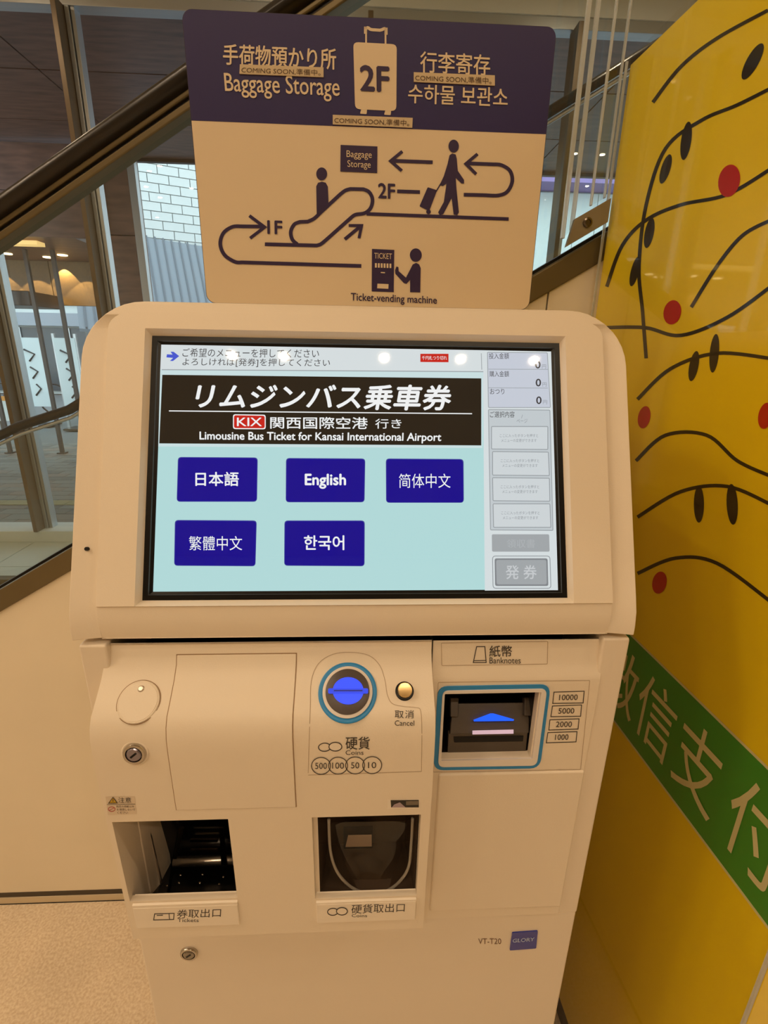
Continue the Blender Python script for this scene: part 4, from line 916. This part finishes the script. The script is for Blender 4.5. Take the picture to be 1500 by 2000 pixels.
for i in range(38):
    u = .1+i*.155; a, b = RP(u, 0), RP(u, 1)
    bm = bmesh.new(); n_ = Vector((0, 0, .035)); s_ = Vector((math.cos(ang), math.sin(ang), 0))*.03
    v = [bm.verts.new(p) for p in (a, a+s_, b+s_, b, a+n_, a+s_+n_, b+s_+n_, b+n_)]
    for f in ((4, 5, 6, 7), (0, 4, 7, 3), (1, 2, 6, 5), (3, 7, 6, 2), (0, 1, 5, 4)): bm.faces.new([v[k] for k in f])
    bm_obj('roof_rib', bm, ribd, bl)
# white panelled building at right
b2 = thing('panelled_building', (6, 13, 0), 'white panelled building across the street seen right of the sign', 'building')
pw = mat('white_siding', (218, 228, 228), .6, vary=.03)
box('building_wall', 2.5, 9.5, 13.0, 13.3, 0, 6.2, mat('siding_joint', (150, 165, 170), .7), b2)
for i in range(14): box('siding_panel', 2.5+i*.5, 2.985+i*.5, 12.96, 13.0, .2, 4.95, pw, b2)
box('awning', 2.8, 6.6, 12.3, 13.0, 4.98, 5.25, mat('lilac_awning', (150, 130, 190), .7, vary=.2, vscale=3), b2)
box('roof_parapet', 2.4, 9.6, 12.9, 13.4, 6.2, 6.5, mat('lead_roof', (120, 124, 126), .6), b2)
# shops at far left
b3 = thing('shop_building', (-11, 17, 0), 'pale shop building across the street at far left with windows and a dark shopfront', 'building')
wl = mat('pale_render', (206, 214, 212), .7, vary=.04, vscale=3); wdk = mat('shop_dark_glass', (58, 70, 78), .15)
box('building_wall', -18, -6.3, 16.0, 16.5, 0, 6.4, wl, b3)
for i in range(6):
    x = -15.6+i*1.7; f = box('window', x, x+1.1, 15.93, 16.0, 2.55, 3.45, mat('window_frame_dark', (66, 66, 68), .5), b3); box('pane', x+.06, x+.52, 15.91, 15.93, 2.6, 3.4, wdk, f); box('pane', x+.58, x+1.04, 15.91, 15.93, 2.6, 3.4, wdk, f)
box('shopfront', -16, -6.6, 15.9, 16.0, .1, 1.9, wdk, b3); box('shop_sign', -16, -6.6, 15.8, 16.0, 1.95, 2.3, mat('shop_sign_grey', (150, 158, 168), .5), b3)
for i in range(7): box('shop_mullion', -15.6+i*1.4, -15.52+i*1.4, 15.86, 15.9, .1, 1.9, alu, b3)
# banner stands
def banner(x, y, w_, label):
    t = thing('banner_stand', (x, y, 0), label, 'banner', group='tall white banners on the pavement outside')
    box('banner_panel', x-w_/2, x+w_/2, y-.02, y, .35, 1.55, mat('white_banner', (222, 238, 240), .6), t)
    for s in (-1, 1): box('banner_pole', x+s*w_/2-.02, x+s*w_/2+.02, y-.01, y+.03, 0, 1.62, alu, t)
    box('banner_foot', x-w_/2, x+w_/2, y-.2, y+.2, 0, .03, steel, t)
    for i in range(3): tube('brush_mark', [(x-.09+.05*i, y-.024, 1.35-.3*i), (x+.08, y-.024, 1.27-.3*i), (x-.03, y-.024, 1.15-.3*i)], .016, mat('banner_ink', (50, 58, 62), .7), t, n=6)
banner(-5.9, 9.6, .42, 'tall white banner with dark brush strokes outside, nearer the window edge'); banner(-5.05, 9.2, .36, 'tall white banner partly hidden by the machine head, outside')
t = thing('board_sign', (-6.0, 8.6, 0), 'low white notice board with an orange top standing outside at far left', 'sign')
box('notice_panel', -6.05, -5.5, 8.6, 8.63, .22, .55, mat('notice_white', (216, 226, 222), .6), t); box('notice_top', -6.05, -5.5, 8.59, 8.63, .55, .62, mat('notice_orange', (220, 150, 60), .6), t)
for x in (-6.0, -5.56): box('board_leg', x, x+.03, 8.6, 8.63, 0, .22, steel, t)
# parked bicycle
t = thing('bicycle', (-7.0, 11, 0), 'dark parked bicycle across the street at far left', 'bicycle')
def ring3(cx, cz, r, y, nm, mm, rr=.02): 
    tube(nm, [(cx+r*math.cos(a), y, cz+r*math.sin(a)) for a in [2*math.pi*i/20 for i in range(21)]], rr, mm, t, n=6)
for cx in (-7.5, -6.45): ring3(cx, .34, .32, 11, 'wheel', black)
for a, b in (((-7.5, 11, .34), (-7.25, 11, .78)), ((-7.25, 11, .75), (-6.75, 11, .8)), ((-6.75, 11, .85), (-6.45, 11, .34)), ((-7.25, 11, .78), (-7.0, 11, .32)), ((-7.0, 11, .32), (-6.72, 11, .8)), ((-7.5, 11, .34), (-7.0, 11, .32))): tube('frame_tube', [a, b], .02, mat('bicycle_frame', (40, 60, 70), .3), t, n=6)
tube('handlebar', [(-6.8, 10.75, 1.0), (-6.76, 11, .95), (-6.8, 11.25, 1.0)], .015, steel, t, n=6); box('saddle', -7.38, -7.14, 10.93, 11.07, .86, .92, black, t, bevel=.02); tube('seat_post', [(-7.26, 11, .76), (-7.27, 11, .87)], .014, steel, t, n=6)
